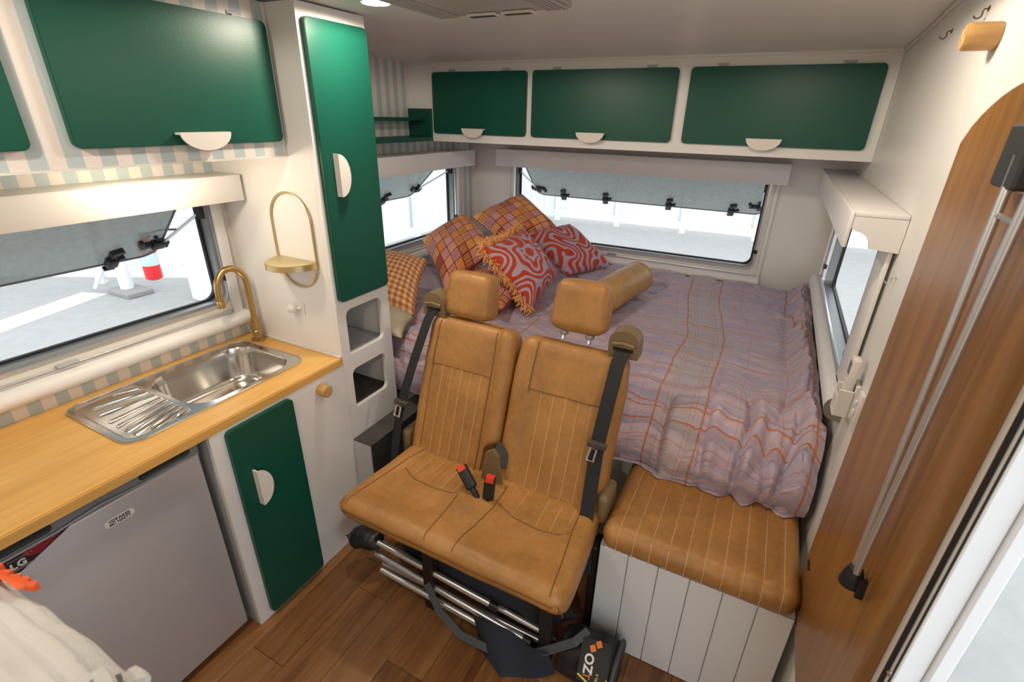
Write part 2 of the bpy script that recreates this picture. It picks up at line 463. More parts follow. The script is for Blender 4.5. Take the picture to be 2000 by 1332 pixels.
def plaid():
    m, ns, ls, p = mat('lilac_plaid_cotton')
    uv, u, v = uvnode(ns, ls)
    def lines(c, ps, w):
        o = None
        for q in ps:
            d = math_(ns, ls, 'LESS_THAN', math_(ns, ls, 'ABSOLUTE', math_(ns, ls, 'SUBTRACT', c, q)), w)
            o = d if o is None else math_(ns, ls, 'MAXIMUM', o, d)
        return o
    strong = math_(ns, ls, 'MAXIMUM', lines(v, (0.722, 0.54, 0.035, 0.062, -0.14, -0.115, -0.20), 0.0034), lines(u, (-0.24, -0.068, 0.288, -0.95, -1.15), 0.0036))
    faint = math_(ns, ls, 'MAXIMUM', lines(v, (-.26, -.285, -.36, -.39, 0.16, 0.34, 0.36, 0.50, 0.58, 0.62, 0.70, .74), 0.0024), lines(u, (-0.205, -0.19, -0.115, -0.10, -0.30, 0.05, 0.2), 0.0016))
    band = math_(ns, ls, 'MAXIMUM', math_(ns, ls, 'MULTIPLY', math_(ns, ls, 'GREATER_THAN', u, -0.24), math_(ns, ls, 'LESS_THAN', u, -0.068)), 0)
    f = noise_(ns, ls, uv, 5, 3)
    mpv = ns.new('ShaderNodeMapping'); mpv.inputs['Scale'].default_value = (0.35, 7, 1); ls.new(uv, mpv.inputs[0])
    f2 = noise_(ns, ls, mpv.outputs[0], 3.0, 2)
    cr = ns.new('ShaderNodeValToRGB'); ls.new(f2, cr.inputs[0])
    e = cr.color_ramp.elements
    e[0].position = 0.35; e[0].color = (0.43, 0.38, 0.52, 1); e[1].position = 0.65; e[1].color = (0.58, 0.43, 0.46, 1)
    c = mixc(ns, ls, math_(ns, ls, 'MULTIPLY', band, 0.35), cr.outputs[0], (0.48, 0.44, 0.41))
    c = mixc(ns, ls, math_(ns, ls, 'MULTIPLY', faint, 0.45), c, (0.48, 0.16, 0.06))
    c = mixc(ns, ls, math_(ns, ls, 'MULTIPLY', strong, 0.85), c, (0.52, 0.17, 0.04))
    ls.new(c, p.inputs['Base Color'])
    p.inputs['Roughness'].default_value = 0.85; p.inputs['Sheen Weight'].default_value = 0.2
    mp2 = ns.new('ShaderNodeMapping'); mp2.inputs['Scale'].default_value = (9, 15, 1); ls.new(uv, mp2.inputs[0])
    h = noise_(ns, ls, mp2.outputs[0], 1.6, 5, 0.6, 0.6)
    bump(ns, ls, p, h, 0.8, 0.02)
    return m
def acrylic():
    m, ns, ls, p = mat('grey_tinted_acrylic')
    p.inputs['Base Color'].default_value = (0.24, 0.26, 0.26, 1); p.inputs['Roughness'].default_value = 0.12
    refl_mottle = noise_(ns, ls, pos(ns), 45, 4)
    ls.new(mixc(ns, ls, refl_mottle, (0.36, 0.38, 0.375), (0.64, 0.65, 0.63)), p.inputs['Base Color'])  # mottling paints the reflected concrete yard into the pane colour
    tr = ns.new('ShaderNodeBsdfTransparent'); tr.inputs[0].default_value = (0.60, 0.65, 0.64, 1)
    mx = ns.new('ShaderNodeMixShader'); mx.inputs[0].default_value = 0.55
    ls.new(tr.outputs[0], mx.inputs[1]); ls.new(p.outputs[0], mx.inputs[2])
    ls.new(mx.outputs[0], ns['Material Output'].inputs[0])
    return m
ACRYL = acrylic()

# ------------------------------------------------------------------ room shell
XL, XLR, XR, YB, YF = -1.92, -2.07, 0.335, 3.37, -1.6
ZC = 2.078
fl = obj('floor', MB().box(XLR - 0.05, XR + 0.05, YF - 0.05, YB + 0.05, -0.06, -0.004), plain('dark_subfloor', (0.04, 0.02, 0.01), 0.8), kind='structure', smooth=False)
fl['label'] = 'brown wood plank floor of the camper'
pw, pl_ = 0.152, 0.92
plank_src = None
for i in range(15):
    x0 = XR - (i + 1) * pw
    off = (i * 0.37) % pl_
    y = -1.2 - off
    while y < 1.9:
        if plank_src is None:
            plank_src = obj('plank', MB().box(0.0007, pw - 0.0007, 0.0007, pl_ - 0.0007, -0.006, 0, 0.0008, 1), FLOORW, fl)
            plank_src.location = (x0, y, 0)
        else: share(plank_src, fl, (x0, y, 0))
        y += pl_
W1 = rrect(-0.42, 1.195, 1.03, 1.50, 0.05)
W2 = rrect(1.72, 3.13, 0.965, 1.50, 0.05)
W3 = rrect(-1.72, -0.02, 0.915, 1.50, 0.05)
W4 = rrect(1.87, 3.16, 0.93, 1.50, 0.05)
obj('wall_left', MB().plate([(YF, -0.0), (1.40, 0.0), (1.40, 2.1), (YF, 2.1)], XL - 0.05, XL, 'x', [W1]), STRIPE, kind='structure', smooth=False)
obj('wall_rear_left', MB().plate([(1.40, 0), (YB, 0), (YB, 2.1), (1.40, 2.1)], XLR - 0.05, XLR, 'x', [W2]), STRIPE, kind='structure', smooth=False)
obj('wall_back', MB().plate([(XLR - .05, 0), (XR + .05, 0), (XR + .05, 2.1), (XLR - .05, 2.1)], YB, YB + 0.05, 'y', [W3]), WALLW, kind='structure', smooth=False)
obj('wall_right', MB().plate([(0.75, 0), (YB, 0), (YB, 2.1), (YF, 2.1), (YF, 0), (-0.05, 0), (-0.05, 1.92), (0.75, 1.92)], XR, XR + 0.05, 'x', [W4]), WALLW, kind='structure', smooth=False)
obj('wall_front', MB().box(XLR - .05, XR + .05, YF - 0.05, YF, 0, 2.1), WALLW, kind='structure', smooth=False)
obj('ceiling', MB().plate([(YF - .05, 2.075), (1.95, 2.078), (2.08, 2.072), (2.22, 2.058), (2.64, 2.036), (YB + .05, 2.03), (YB + .05, 2.14), (YF - .05, 2.14)], XLR - .05, XR + .05, 'x'), CEIL, kind='structure', ang=20)
obj('trim_1', MB().tube([(XR - .004, 1.2, 2.074), (XR - .004, 1.95, 2.074), (XR - .004, 2.22, 2.052), (XR - .004, 2.636, 2.032)], 0.006, 6), CREAM, kind='structure')
obj('trim_2', MB().box(XLR + .01, XR - .001, 2.628, 2.640, 2.026, 2.038), CREAM, kind='structure')
obj('trim_3', MB().box(XLR + .01, XR - .005, YB - .012, YB - .0005, 1.585, 1.60), CREAM, kind='structure')
obj('trim_4', MB().box(XL + .0005, -1.386, 1.238, 1.2485, .888, .8945), CREAM, kind='structure')

# ------------------------------------------------------------------ door frame on the right
d1 = thing('door_1', (XR, 0.7, 0), 'open entry doorway with white frame and black seal', kind='structure')
obj('rubber_seal', MB().box(XR - .004, XR - .0003, .759, .770, 0, 1.915, .001, 1), RUBBER, d1)
WENAM = plain('daylit_frame_white', (.82, .85, .88), .35)  # cool tint paints the outdoor daylight into the white frame
obj('inner_frame', MB().box(XR - .002, XR + .030, .7345, .7495, 0, 1.918, .002, 1), WENAM, d1)
obj('rubber_seal', MB().box(XR - .0035, XR - .0021, .738, .7425, .50, 1.915), RUBBER, d1)
obj('outer_frame', MB().box(XR + .0305, XR + .052, .725, .7495, -.02, 1.918, .003, 1), WENAM, d1)
obj('outer_seal', MB().box(XR + .0525, XR + .056, .735, .7495, 0, 1.918), RUBBER, d1)
obj('head_frame', MB().box(XR + .0005, XR + .08, -0.049, 0.733, 1.86, 1.918, .003), CREAM, d1)
obj('screw', MB().lathe([(.0, 0), (.005, 0), (.005, .004), (.002, .005)], (XR - .0022, .7445, .95), (-1, -.4, 0), 10), SILV, d1)

# ------------------------------------------------------------------ windows
def latch_mesh():
    m = MB()
    m.box(-.016, .016, -.012, .012, -.02, .02, .004, 2)      # block
    m.box(-.009, .009, -.012, .006, .018, .05, .003, 2)      # upright arm
    m.obox((.010, 0, .052), (.016, 0, .004), (0, .008, 0), (-.002, 0, .006))
    m.obox((.022, -.004, .004), (.016, 0, .008), (0, .006, 0), (-.002, 0, .005))
    m.box(-.02, .012, -.008, .008, -.034, -.024, .002, 1)
    return m
_latch = [None]
def window(n, plane, at, sgn, a0, a1, z0, z1, label, pane_a, latches, hinge_out=0.06):
    """plane 'x' or 'y': wall normal; at: inner wall face; sgn: outward direction"""
    root = thing('window_%d' % n, (at, (a0 + a1) / 2, z0) if plane == 'x' else ((a0 + a1) / 2, at, z0), label, kind='structure')
    def PL(o, t0, t1, holes=()):
        m = MB()
        T0, T1 = at + sgn * t0, at + sgn * t1
        return m.plate(o, min(T0, T1), max(T0, T1), plane, holes)
    def pt(a, d, z): return (at + sgn * d, a, z) if plane == 'x' else (a, at + sgn * d, z)
    O = rrect(a0 - .035, a1 + .035, z0 - .035, z1 + .035, .06)
    obj('frame', PL(O, -.008, -.0005, [rrect(a0, a1, z0, z1, .05)]), CREAM, root)
    obj('track', PL(rrect(a0 + .0005, a1 - .0005, z0 + .0005, z1 - .0005, .0495), -.004, .045, [rrect(a0 + .014, a1 - .014, z0 + .014, z1 - .014, .045)]), ALU, root)
    obj('inner_track', PL(rrect(a0 + .0145, a1 - .0145, z0 + .0145, z1 - .0145, .0445), .012, .05, [rrect(a0 + .024, a1 - .024, z0 + .024, z1 - .024, .04)]), GALU, root)
    obj('seal', PL(rrect(a0 - .02, a1 + .02, z0 - .02, z1 + .02, .055), .0505, .064, [rrect(a0 + .034, a1 - .034, z0 + .032, z1 - .034, .045)]), RUBBER, root)
    # awning pane swung outwards
    A = math.radians(47); L = 0.455; hz = 1.505
    p0, p1 = pane_a
    def pp(a, l, off=0.0):
        d = hinge_out + .012 + l * math.sin(A) + off * math.cos(A); z = hz - l * math.cos(A) + off * math.sin(A)
        return Vector(pt(a, d, z))
    out2 = rrect(p0, p1, 0, L, [.075, .075, .01, .01])
    m = MB(); inn2 = out2
    k = len(out2)
    tri = tessellate_polygon([[Vector((a, b, 0)) for a, b in out2]])
    vs = [pp(a, b, 0) for a, b in out2] + [pp(a, b, .018) for a, b in out2]
    fs = [tuple(t) for t in tri] + [tuple(k + i for i in t) for t in tri] + [(i, (i + 1) % k, k + (i + 1) % k, k + i) for i in range(k)]
    m.add(vs, fs)
    pane = obj('pane', m, ACRYL, root)
    # rim of the pane
    obj('pane_edge', MB().tube([pp(a, b, -.001) for a, b in rrect(p0 + .006, p1 - .006, .004, L - .006, [.07, .07, .01, .01])], .0045, 6, closed=True), plain('pane_edge_grey', (.12, .14, .14), .3), pane)
    # latches along the lower edge of the pane
    if _latch[0] is None:
        _latch[0] = latch_mesh()
    for (a, l, rot) in latches:
        lm = MB()
        u = Vector(pt(1, 0, 0)) - Vector(pt(0, 0, 0)); u.normalize()
        inw = -(pp(0, 0, 1) - pp(0, 0, 0)).normalized()
        upv = (pp(0, 0) - pp(0, 1)).normalized()
        c = pp(a, l, -.012)
        if rot: u, upv = upv * rot, -u * rot
        lm.add([c + (u * v.x + inw * v.y + upv * v.z) * 1.25 for v in _latch[0].V], _latch[0].F)
        lt = obj('latch', lm, BLACK, pane)
    # stay arms
    for (a, sg) in ((a0 + .03, 1), (a1 - .03, -1)):
        lo = pp(a + sg * .012, L - .10, -.012); hi = Vector(pt(a, .03, z1 - .09))
        if a < p0 - .1 or a > p1 + .1: continue
        obj('stay', MB().tube([hi, lo], .006, 8), ALU, root)
        obj('stay_bracket', MB().obox(hi, Vector(pt(.010, 0, 0)) - Vector(pt(0, 0, 0)), Vector(pt(0, .014, 0)) - Vector(pt(0, 0, 0)), (0, 0, .024)), BLACK, root)
        obj('stay_knob', MB().tube([lo + (hi - lo).normalized() * .02, lo - (hi - lo).normalized() * .012], .014, 10), BLACK, root)
    # catches on the frame
    for (a, z) in ((a1 - .012, z0 + .12), (a0 + .012, z0 + .12), ((a0 + a1) / 2 + .2, z0 + .006), ((a0 + a1) / 2 - .25, z0 + .006))[:4 if n == 4 else 2]:
        obj('frame_catch', MB().obox(pt(a, -.004, z), Vector(pt(.011, 0, 0)) - Vector(pt(0, 0, 0)), Vector(pt(0, .008, 0)) - Vector(pt(0, 0, 0)), (0, 0, .011)), BLACK, root)
    return root
def lat(p0, p1, fr, L=0.455):
    r = [(p, L - .03, 0) for p in fr]
    r += [(p1 - .03, L - .10, 1), (p0 + .03, L - .10, -1)]
    return r
window(1, 'x', XL, -1, -0.42, 1.195, 1.03, 1.50, 'kitchen window with its grey pane propped open outwards', (-0.40, 1.165), lat(-.40, 1.165, (-.1, .45, .975)))
window(2, 'x', XLR, -1, 1.72, 3.13, 0.965, 1.50, 'window beside the pillows with its pane propped open', (1.74, 3.12), lat(1.74, 3.12, (2.0, 2.35, 2.76)))
window(3, 'y', YB, 1, -1.72, -0.02, 0.915, 1.50, 'wide window over the bed head with its pane propped open', (-1.71, -0.03), lat(-1.71, -.03, (-1.47, -1.13, -.66, -.24)))
window(4, 'x', XR, 1, 1.87, 3.16, 0.93, 1.50, 'side window by the right edge of the bed', (1.88, 3.15), lat(1.88, 3.15, (2.1, 2.5, 2.9)))

# ------------------------------------------------------------------ blind cassettes
def cassette(plane, at, sgn, a0, a1, z0, z1, d, label, zr0, zr1, ra0, ra1, tab=None, endcap=None, chan=.055):
    """at = wall face, sgn = direction into the room, d = depth"""
    root = thing('roller_blind', (at, (a0 + a1) / 2, zr0) if plane == 'x' else ((a0 + a1) / 2, at, zr0), label, 'blind', 'roller blinds over the windows')
    def B(m, t0, t1, b0, b1, c0, c1, bv=.003):
        T = sorted((at + sgn * t0, at + sgn * t1))
        return m.box(*T, b0, b1, c0, c1, bv) if plane == 'x' else m.box(b0, b1, *T, c0, c1, bv)
    g = .0015
    obj('top_panel', B(MB(), g, d - .012, a0, a1, z1 - .012, z1, .002), WHITE, root)
    obj('fascia', B(MB(), d - .0115, d, a0, a1, z0, z1, .003), WHITE, root)
    # end caps with a concave notch
    for (e0, e1) in ((a0 + .0005, a0 + .014), (a1 - .014, a1 - .0005)):
        q = [(g, z1 - .0125), (d - .012, z1 - .0125), (d - .012, z0 + .055)]
        q += [(d - .02 - .045 * math.sin(t), z0 + .048 - .045 * (1 - math.cos(t))) for t in [PI / 2 * i / 6 for i in range(7)]]
        q += [(g, z0 - .002)]
        m = MB()
        if plane == 'x':
            m.plate([(at + sgn * x, z) for x, z in q], e0, e1, 'y')
        else:
            m.plate([(at + sgn * x, z) for x, z in q], e0, e1, 'x')
        obj('end_cap', m, WHITE, root)
    obj('roller', MB().tube([(at + sgn * .05, a0 + .02, z0 + .04), (at + sgn * .05, a1 - .02, z0 + .04)] if plane == 'x' else [(a0 + .02, at + sgn * .05, z0 + .04), (a1 - .02, at + sgn * .05, z0 + .04)], .028, 14), CREAM, root)
    # lower half round rail
    h = (zr1 - zr0) / 2; zc = (zr0 + zr1) / 2
    q = [(g, zr1)] + [(.020 + .035 * math.cos(t), zc + h * math.sin(t)) for t in [PI / 2 - PI * i / 12 for i in range(13)]] + [(g, zr0)]
    m = MB()
    m.plate([(at + sgn * x, z) for x, z in q], ra0, ra1, 'y' if plane == 'x' else 'x')
    rail = obj('lower_rail', m, WHITE, root, ang=25)
    if endcap is not None:
        q2 = [(g, zr1 + .001)] + [(.020 + .036 * math.cos(t), zc + (h + .001) * math.sin(t)) for t in [PI / 2 - PI * i / 12 for i in range(13)]] + [(g, zr0 - .001)]
        obj('rail_end_cap', MB().plate([(at + sgn * x, z) for x, z in q2], endcap - .004, endcap, 'y' if plane == 'x' else 'x'), plain('grey_end_cap', (.20, .18, .15), .5), rail)
    # side channels
    for (e0, e1) in ((a0 + .015, a0 + chan), (a1 - .055, a1 - .015)):
        e0 = max(e0, ra0); e1 = min(e1, ra1)
        if e1 - e0 > .01:
            obj('side_channel', B(MB(), g + .008, .022, e0, e1, zr1, z0 - .003, .003), WHITE, root)
    # slim pull bar and tab on the sill
    obj('pull_bar', B(MB(), .009, .022, ra0 + .06, ra1 - .06, zr1 + .0005, zr1 + .014, .003), ALU, root)
    if tab is not None:
        obj('pull_tab', B(MB(), .010, .034, tab - .03, tab + .03, zr1 + .0145, zr1 + .022, .003), FRTRIM if plane != 'x' else NICHE, root)
    return root
cassette('x', XL, 1, -0.55, 1.236, 1.462, 1.555, 0.152, 'cream blind housing above the kitchen window, brightly lit', 0.942, 1.002, -0.5, 1.232, tab=0.60)
cassette('x', XLR, 1, 1.60, 3.175, 1.447, 1.55, 0.137, 'white blind housing over the window beside the pillows', 0.875, 0.935, 1.66, 3.20)
cassette('y', YB, -1, -1.80, 0.055, 1.447, 1.56, 0.137, 'long white blind housing over the wide window behind the bed', 0.825, 0.885, -1.76, 0.02, tab=-0.93)
cassette('x', XR, -1, 1.662, 3.22, 1.45, 1.55, 0.137, 'short boxy white blind housing on the right wall', 0.905, 0.985, 1.665, 3.24, endcap=1.6645, chan=.165)

# ------------------------------------------------------------------ handles and hinges
def half_moon(m, plane, face, sgn, ca, cz, w, h, orient):
    """half-disc pull: flat edge up ('h') or to the near side ('v'); stands off the door face"""
    def PL(o, t0, t1):
        T = sorted((face + sgn * t0, face + sgn * t1)); m.plate(o, T[0], T[1], plane)
    n = 16
    if orient == 'h':
        o = [(ca - w / 2 + 0, cz)] + [(ca - w / 2 * math.cos(t), cz - h * math.sin(t)) for t in [PI * i / n for i in range(1, n)]] + [(ca + w / 2, cz)]
        PL(o, .020, .025); PL([(ca - w / 2, cz - .006), (ca + w / 2, cz - .006), (ca + w / 2, cz), (ca - w / 2, cz)], .0005, .0205)
    else:
        o = [(ca, cz + w / 2)] + [(ca + h * math.sin(t), cz + w / 2 * math.cos(t)) for t in [PI * i / n for i in range(1, n)]] + [(ca, cz - w / 2)]
        PL(o, .020, .025); PL([(ca, cz - w / 2), (ca + .006, cz - w / 2), (ca + .006, cz + w / 2), (ca, cz + w / 2)], .0005, .0205)
    return m
def hinge(m, plane, face, sgn, a, z):
    def bx(t0, t1, b0, b1, c0, c1):
        T = sorted((face + sgn * t0, face + sgn * t1))
        if plane == 'x': m.box(*T, b0, b1, c0, c1, .001, 1)
        else: m.box(b0, b1, *T, c0, c1, .001, 1)
    bx(.001, .003, a - .024, a + .024, z + .004, z + .014)
    bx(.001, .012, a - .016, a + .016, z + .0005, z + .006)
    return m
HANDLE = plain('cream_handle_paint', (.76, .72, .66), .4)
def door_panel(name, plane, face, sgn, a0, a1, z0, z1, parent, r=.018):
    T = sorted((face + sgn * .001, face + sgn * .0175)); T2 = sorted((face + sgn * .0175, face + sgn * .019))
    m = MB().plate(rrect(a0, a1, z0, z1, r), *T, plane)
    # softened front edge
    m.plate(rrect(a0 + .0015, a1 - .0015, z0 + .0015, z1 - .0015, r), *T2, plane)
    return obj(name, m, GREEN, parent, ang=30)

# ------------------------------------------------------------------ kitchen: upper cabinet
XU = -1.513
uc = thing('wall_cabinet', (XU - .2, .35, 1.634), 'striped overhead kitchen cabinet with big green doors', 'cabinet')
obj('body', MB().box(XL + .001, XU, -0.62, 1.2485, 1.634, 2.072), STRIPE, uc, smooth=False)
obj('bottom_trim', MB().box(XU - .012, XU + .002, -0.62, 1.2485, 1.6285, 1.6338), CREAM, uc)
for (a0, a1, hy) in ((0.638, 1.229, 0.951), (-0.04, 0.556, 0.26)):
    dd = door_panel('door', 'x', XU, 1, a0, a1, 1.678, 2.018, uc)
    obj('handle', half_moon(MB(), 'x', XU + .019, 1, hy, 1.711, .15, .048, 'h'), HANDLE, dd)
    for a in (a0 + .09, a1 - .09):
        obj('hinge', hinge(MB(), 'x', XU, 1, a, 2.018), NICHE, dd)
obj('underlight', MB().lathe([(.0, 0), (.024, 0), (.028, .006), (.028, .0095)], (-1.62, .90, 1.624), (0, 0, 1), 20), LENS, uc)
ul = bpy.data.lights.new('cabinet_underlight', 'POINT'); ul.energy = 1.35; ul.color = (1.0, .84, .62); ul.shadow_soft_size = 0.022
uo = bpy.data.objects.new('cabinet_underlight', ul); COL.objects.link(uo); uo.location = (-1.62, .90, 1.598); 

# ------------------------------------------------------------------ kitchen: tall cabinet
XF = -1.385
tc = thing('tall_cabinet', (-1.65, 1.4, 0), 'tall narrow white cabinet with long green door and two open niches', 'cabinet')
n1 = rrect(1.296, 1.497, 0.88, 1.07, [.03, .03, .004, .025]); n2 = rrect(1.293, 1.492, 0.635, 0.812, [.028, .028, .004, .025])
obj('front_panel', MB().plate([(1.25, 0.0005), (1.545, 0.0005), (1.545, 2.072), (1.25, 2.072)], XF - .018, XF, 'x', [n1, n2]), WHITE, tc, smooth=False)
obj('side_panel', MB().box(XL + .0005, XF - .0185, 1.25, 1.268, 0.0005, 2.072), WHITE, tc)
obj('side_panel', MB().box(XLR + .001, XF - .0185, 1.527, 1.545, 0.0005, 2.072), WHITE, tc)
obj('niche_lining', MB().box(XF - .36, XF - .35, 1.2685, 1.5265, .5, 1.12).box(XF - .35, XF - .0187, 1.2685, 1.5265, .862, .876).box(XF - .35, XF - .0187, 1.2685, 1.5265, 1.075, 1.09).box(XF - .35, XF - .0187, 1.2685, 1.274, .6, 1.07), NICHE, tc)
obj('niche_floor', MB().box(XF - .35, XF - .0187, 1.2745, 1.5265, .612, .63), CARPET, tc)
dd = door_panel('door', 'x', XF, 1, 1.264, 1.533, 1.114, 2.034, tc)
obj('handle', half_moon(MB(), 'x', XF + .019, 1, 1.312, 1.570, .142, .05, 'v'), HANDLE, dd)

# ------------------------------------------------------------------ kitchen: base cabinet, worktop, sink
bc = thing('base_cabinet', (-1.65, .97, 0), 'white base cabinet under the sink with a tall green door', 'cabinet')
obj('front_panel', MB().box(XF - .018, XF, .690, 1.2490, .0005, .855), WHITE, bc)
obj('side_panel', MB().box(XL + .001, XF - .0185, .690, .708, .0005, .855), NICHE, bc)  # grey instead of white: dimness of the fridge gap put into the colour
dd = door_panel('door', 'x', XF, 1, .735, .986, .024, .846, bc)
obj('handle', half_moon(MB(), 'x', XF + .019, 1, .785, .600, .142, .05, 'v'), HANDLE, dd)
kn = thing('wooden_knob', (XF + .001, 1.122, .808), 'carved round wooden knob on the white panel below the worktop', 'knob')
def peg(root, org, ax, r, l):
    a = Vector(ax).normalized(); o = Vector(org)
    obj('peg', MB().lathe([(r * .96, .0), (r, .003), (r, l - .003), (r * .95, l)], o, a, 28), PEGW, root)
    fc = MB().lathe([(r * .86, 0), (r * .86, .0015)], o + a * (l + .0002), a, 28)
    u = a.orthogonal().normalized(); w = a.cross(u)
    c = o + a * (l + .001)
    for k in range(8):
        t = 2 * PI * k / 8
        d = u * math.cos(t) + w * math.sin(t); e = a.cross(d)
        fc.tube([c + d * r * .25 + e * r * .0, c + d * r * .55 + e * r * .14, c + d * r * .78, c + d * r * .55 - e * r * .14, c + d * r * .25], .0016, 5)
    fc.tube([c + (u * math.cos(t) + w * math.sin(t)) * r * .2 for t in [2 * PI * k / 12 for k in range(12)]], .0016, 5, closed=True)
    obj('carved_face', fc, plain('pale_carved_wood', (.55, .32, .12), .55), root)
peg(kn, (XF + .001, 1.122, .808), (1, 0, 0), .023, .042)

hole = rrect(-1.84, -1.504, .742, 1.143, .07)
wt = MB().plate([(XL + .001, -0.62), (XF - .002, -0.62), (XF + .002, -0.60), (XF + .002, 1.244), (XF - .002, 1.2485), (XL + .001, 1.2485)], .8555, .883, 'z', [hole])
wt.plate([(XL + .001, -0.62), (XF - .005, -0.62), (XF - .002, -0.60), (XF - .002, 1.240), (XF - .005, 1.2485), (XL + .001, 1.2485)], .883, .8865, 'z', [hole])
obj('worktop', wt, OAK, label='honey oak worktop with a sink set in it', cat='worktop', smooth=False)
sk = thing('sink', (-1.68, .84, .887), 'stainless steel sink with a ribbed drainer set into the worktop', 'sink')
rimo = rrect(-1.872, -1.484, .527, 1.168, .055, 8)
bas = rrect(-1.834, -1.510, .748, 1.137, [.085, .085, .085, .085], 8)
drn = rrect(-1.850, -1.508, .545, .738, .035, 6)
def loft(m, loops, cap=True):
    o = len(m.V); n = len(loops[0])
    vs = [v for l in loops for v in l]
    fs = [(i * n + k, i * n + (k + 1) % n, (i + 1) * n + (k + 1) % n, (i + 1) * n + k) for i in range(len(loops) - 1) for k in range(n)]
    if cap: fs.append(tuple((len(loops) - 1) * n + k for k in range(n)))
    return m.add(vs, fs)
m = MB().plate(rimo, .8867, .8905, 'z', [bas, drn])
# rolled lip around the rim
m.tube([(x, y, .8895) for x, y in rrect(-1.870, -1.486, .529, 1.166, .053, 8)], .0035, 6, closed=True)
obj('rim', m, STEEL, sk, ang=40)
def scale_loop(l, s, z, cx, cy): return [(cx + (x - cx) * s, cy + (y - cy) * s, z) for x, y in l]
cx, cy = -1.672, .9425
m = loft(MB(), [scale_loop(bas, 1.0, .8905, cx, cy), scale_loop(bas, .985, .884, cx, cy), scale_loop(bas, .96, .85, cx, cy), scale_loop(bas, .93, .775, cx, cy), scale_loop(bas, .89, .757, cx, cy), scale_loop(bas, .8, .75, cx, cy), scale_loop(bas, .2, .747, cx, cy)])
bs_ = obj('basin', m, STEEL, sk, ang=60)
obj('drain', MB().lathe([(.04, 0), (.038, .003), (.03, .001), (.012, .003)], (cx, cy, .7475), (0, 0, 1), 24), plain('drain_steel', (.4, .4, .4), .3, 1.0), bs_)
cx, cy = -1.679, .6415
m = loft(MB(), [scale_loop(drn, 1.0, .8905, cx, cy), scale_loop(drn, .97, .888, cx, cy), scale_loop(drn, .93, .8868, cx, cy)])
dr = obj('drainer', m, STEEL, sk, ang=60)
for (xa, ya, xb, yb_) in ((-1.805, .733, -1.835, .66), (-1.765, .733, -1.80, .585), (-1.722, .733, -1.738, .57), (-1.684, .733, -1.672, .568), (-1.652, .733, -1.626, .568), (-1.622, .733, -1.582, .568), (-1.594, .733, -1.545, .572), (-1.568, .733, -1.527, .612), (-1.545, .733, -1.522, .685)):
    p, q = Vector((xa, ya, .8872)), Vector((xb, yb_, .8872)); d = (q - p).normalized() * .008
    obj('drainer_rib', MB().tube([p, p + d + Vector((0, 0, .0022)), q - d + Vector((0, 0, .0022)), q], [.002, .0042, .0042, .002], 8), STEEL, dr)

tp = thing('kitchen_tap', (-1.815, 1.205, .887), 'brushed brass gooseneck tap in the worktop corner', 'tap')
tx, ty = -1.815, 1.205
obj('base', MB().lathe([(.027, 0), (.027, .006), (.019, .010), (.019, .075), (.0175, .08)], (tx, ty, .8868), (0, 0, 1), 24), BRASS, tp)
pa = [(tx, ty, .962), (tx, ty, 1.13)]
dx, dy = -.02, -.112
for i in range(1, 15):
    t = PI * i / 14
    f = (1 - math.cos(t)) / 2
    pa.append((tx + dx * f, ty + dy * f, 1.13 + .078 * math.sin(t)))
pa.append((tx + dx, ty + dy, 1.085))
sp_ = obj('spout', MB().tube(pa, .0125, 16), BRASS, tp)
obj('nozzle', MB().lathe([(.0145, 0), (.0145, .024), (.0125, .028)], (tx + dx, ty + dy, 1.062), (0, 0, 1), 16), BRASS, sp_)
obj('collar', MB().lathe([(.0165, 0), (.0165, .02), (.013, .024)], (tx, ty, .965), (0, 0, 1), 16), BRASS, tp)
hb = obj('valve', MB().lathe([(.012, 0), (.012, .024), (.016, .026), (.016, .044), (.014, .046)], (tx + .016, ty - .010, .935), (1, -.75, .0), 18), BRASS, tp)
obj('lever', MB().tube([(tx + .038, ty - .027, .948), (tx + .038, ty - .027, .985), (tx + .037, ty - .027, 1.012)], [.0055, .0042, .0058], 10), BRASS, hb)

# ------------------------------------------------------------------ fridge
XG = -1.418
fr = thing('bar_fridge', (-1.65, .40, 0), 'small silver bar fridge under the worktop', 'fridge')
obj('body', MB().box(XL + .06, XG - .05, .130, .668, .02, .842, .006), plain('dark_fridge_case', (.10, .10, .105), .5), fr)
dr_ = obj('door', MB().box(XG - .048, XG, .130, .668, .03, .800, .008, 3), FRIDGE, fr)
# moulded top trim with the two finger recesses
tr = MB().plate([(.130, .8005), (.668, .8005), (.668, .838), (.655, .846), (.143, .846), (.130, .838)], XG - .048, XG + .001, 'x', [rrect(.17, .30, .812, .838, .012), rrect(.50, .645, .812, .838, .012)])
tm = obj('top_trim', tr, FRTRIM, fr, ang=30)
obj('finger_recess', MB().box(XG - .047, XG - .035, .165, .305, .808, .842), RUBBER, tm)
obj('finger_recess', MB().box(XG - .047, XG - .035, .495, .65, .808, .842), RUBBER, tm)
obj('trim_bead', MB().tube([(XG + .002, .135, .803), (XG + .004, .30, .804), (XG + .006, .40, .815), (XG + .004, .50, .806), (XG + .002, .664, .803)], .0035, 8), plain('light_trim_bead', (.30, .31, .33), .25), tm)
for fy in (.16, .64):
    obj('foot', MB().lathe([(.02, 0), (.02, .02)], (XG - .09, fy, .0005), (0, 0, 1), 12), BLACK, fr)
xs = XG + .0008
st = obj('corner_sticker', MB().plate([(.197, .802), (.330, .7985), (.2185, .752), (.1975, .756)], XG + .0002, XG + .0009, 'x'), plain('black_sticker', (.012, .008, .009), .3), dr_)
mr, ns, ls, p = mat('dark_red_print')
ls.new(mixc(ns, ls, noise_(ns, ls, pos(ns), 60, 3), (.16, .0, .006), (.34, .01, .03)), p.inputs['Base Color'])
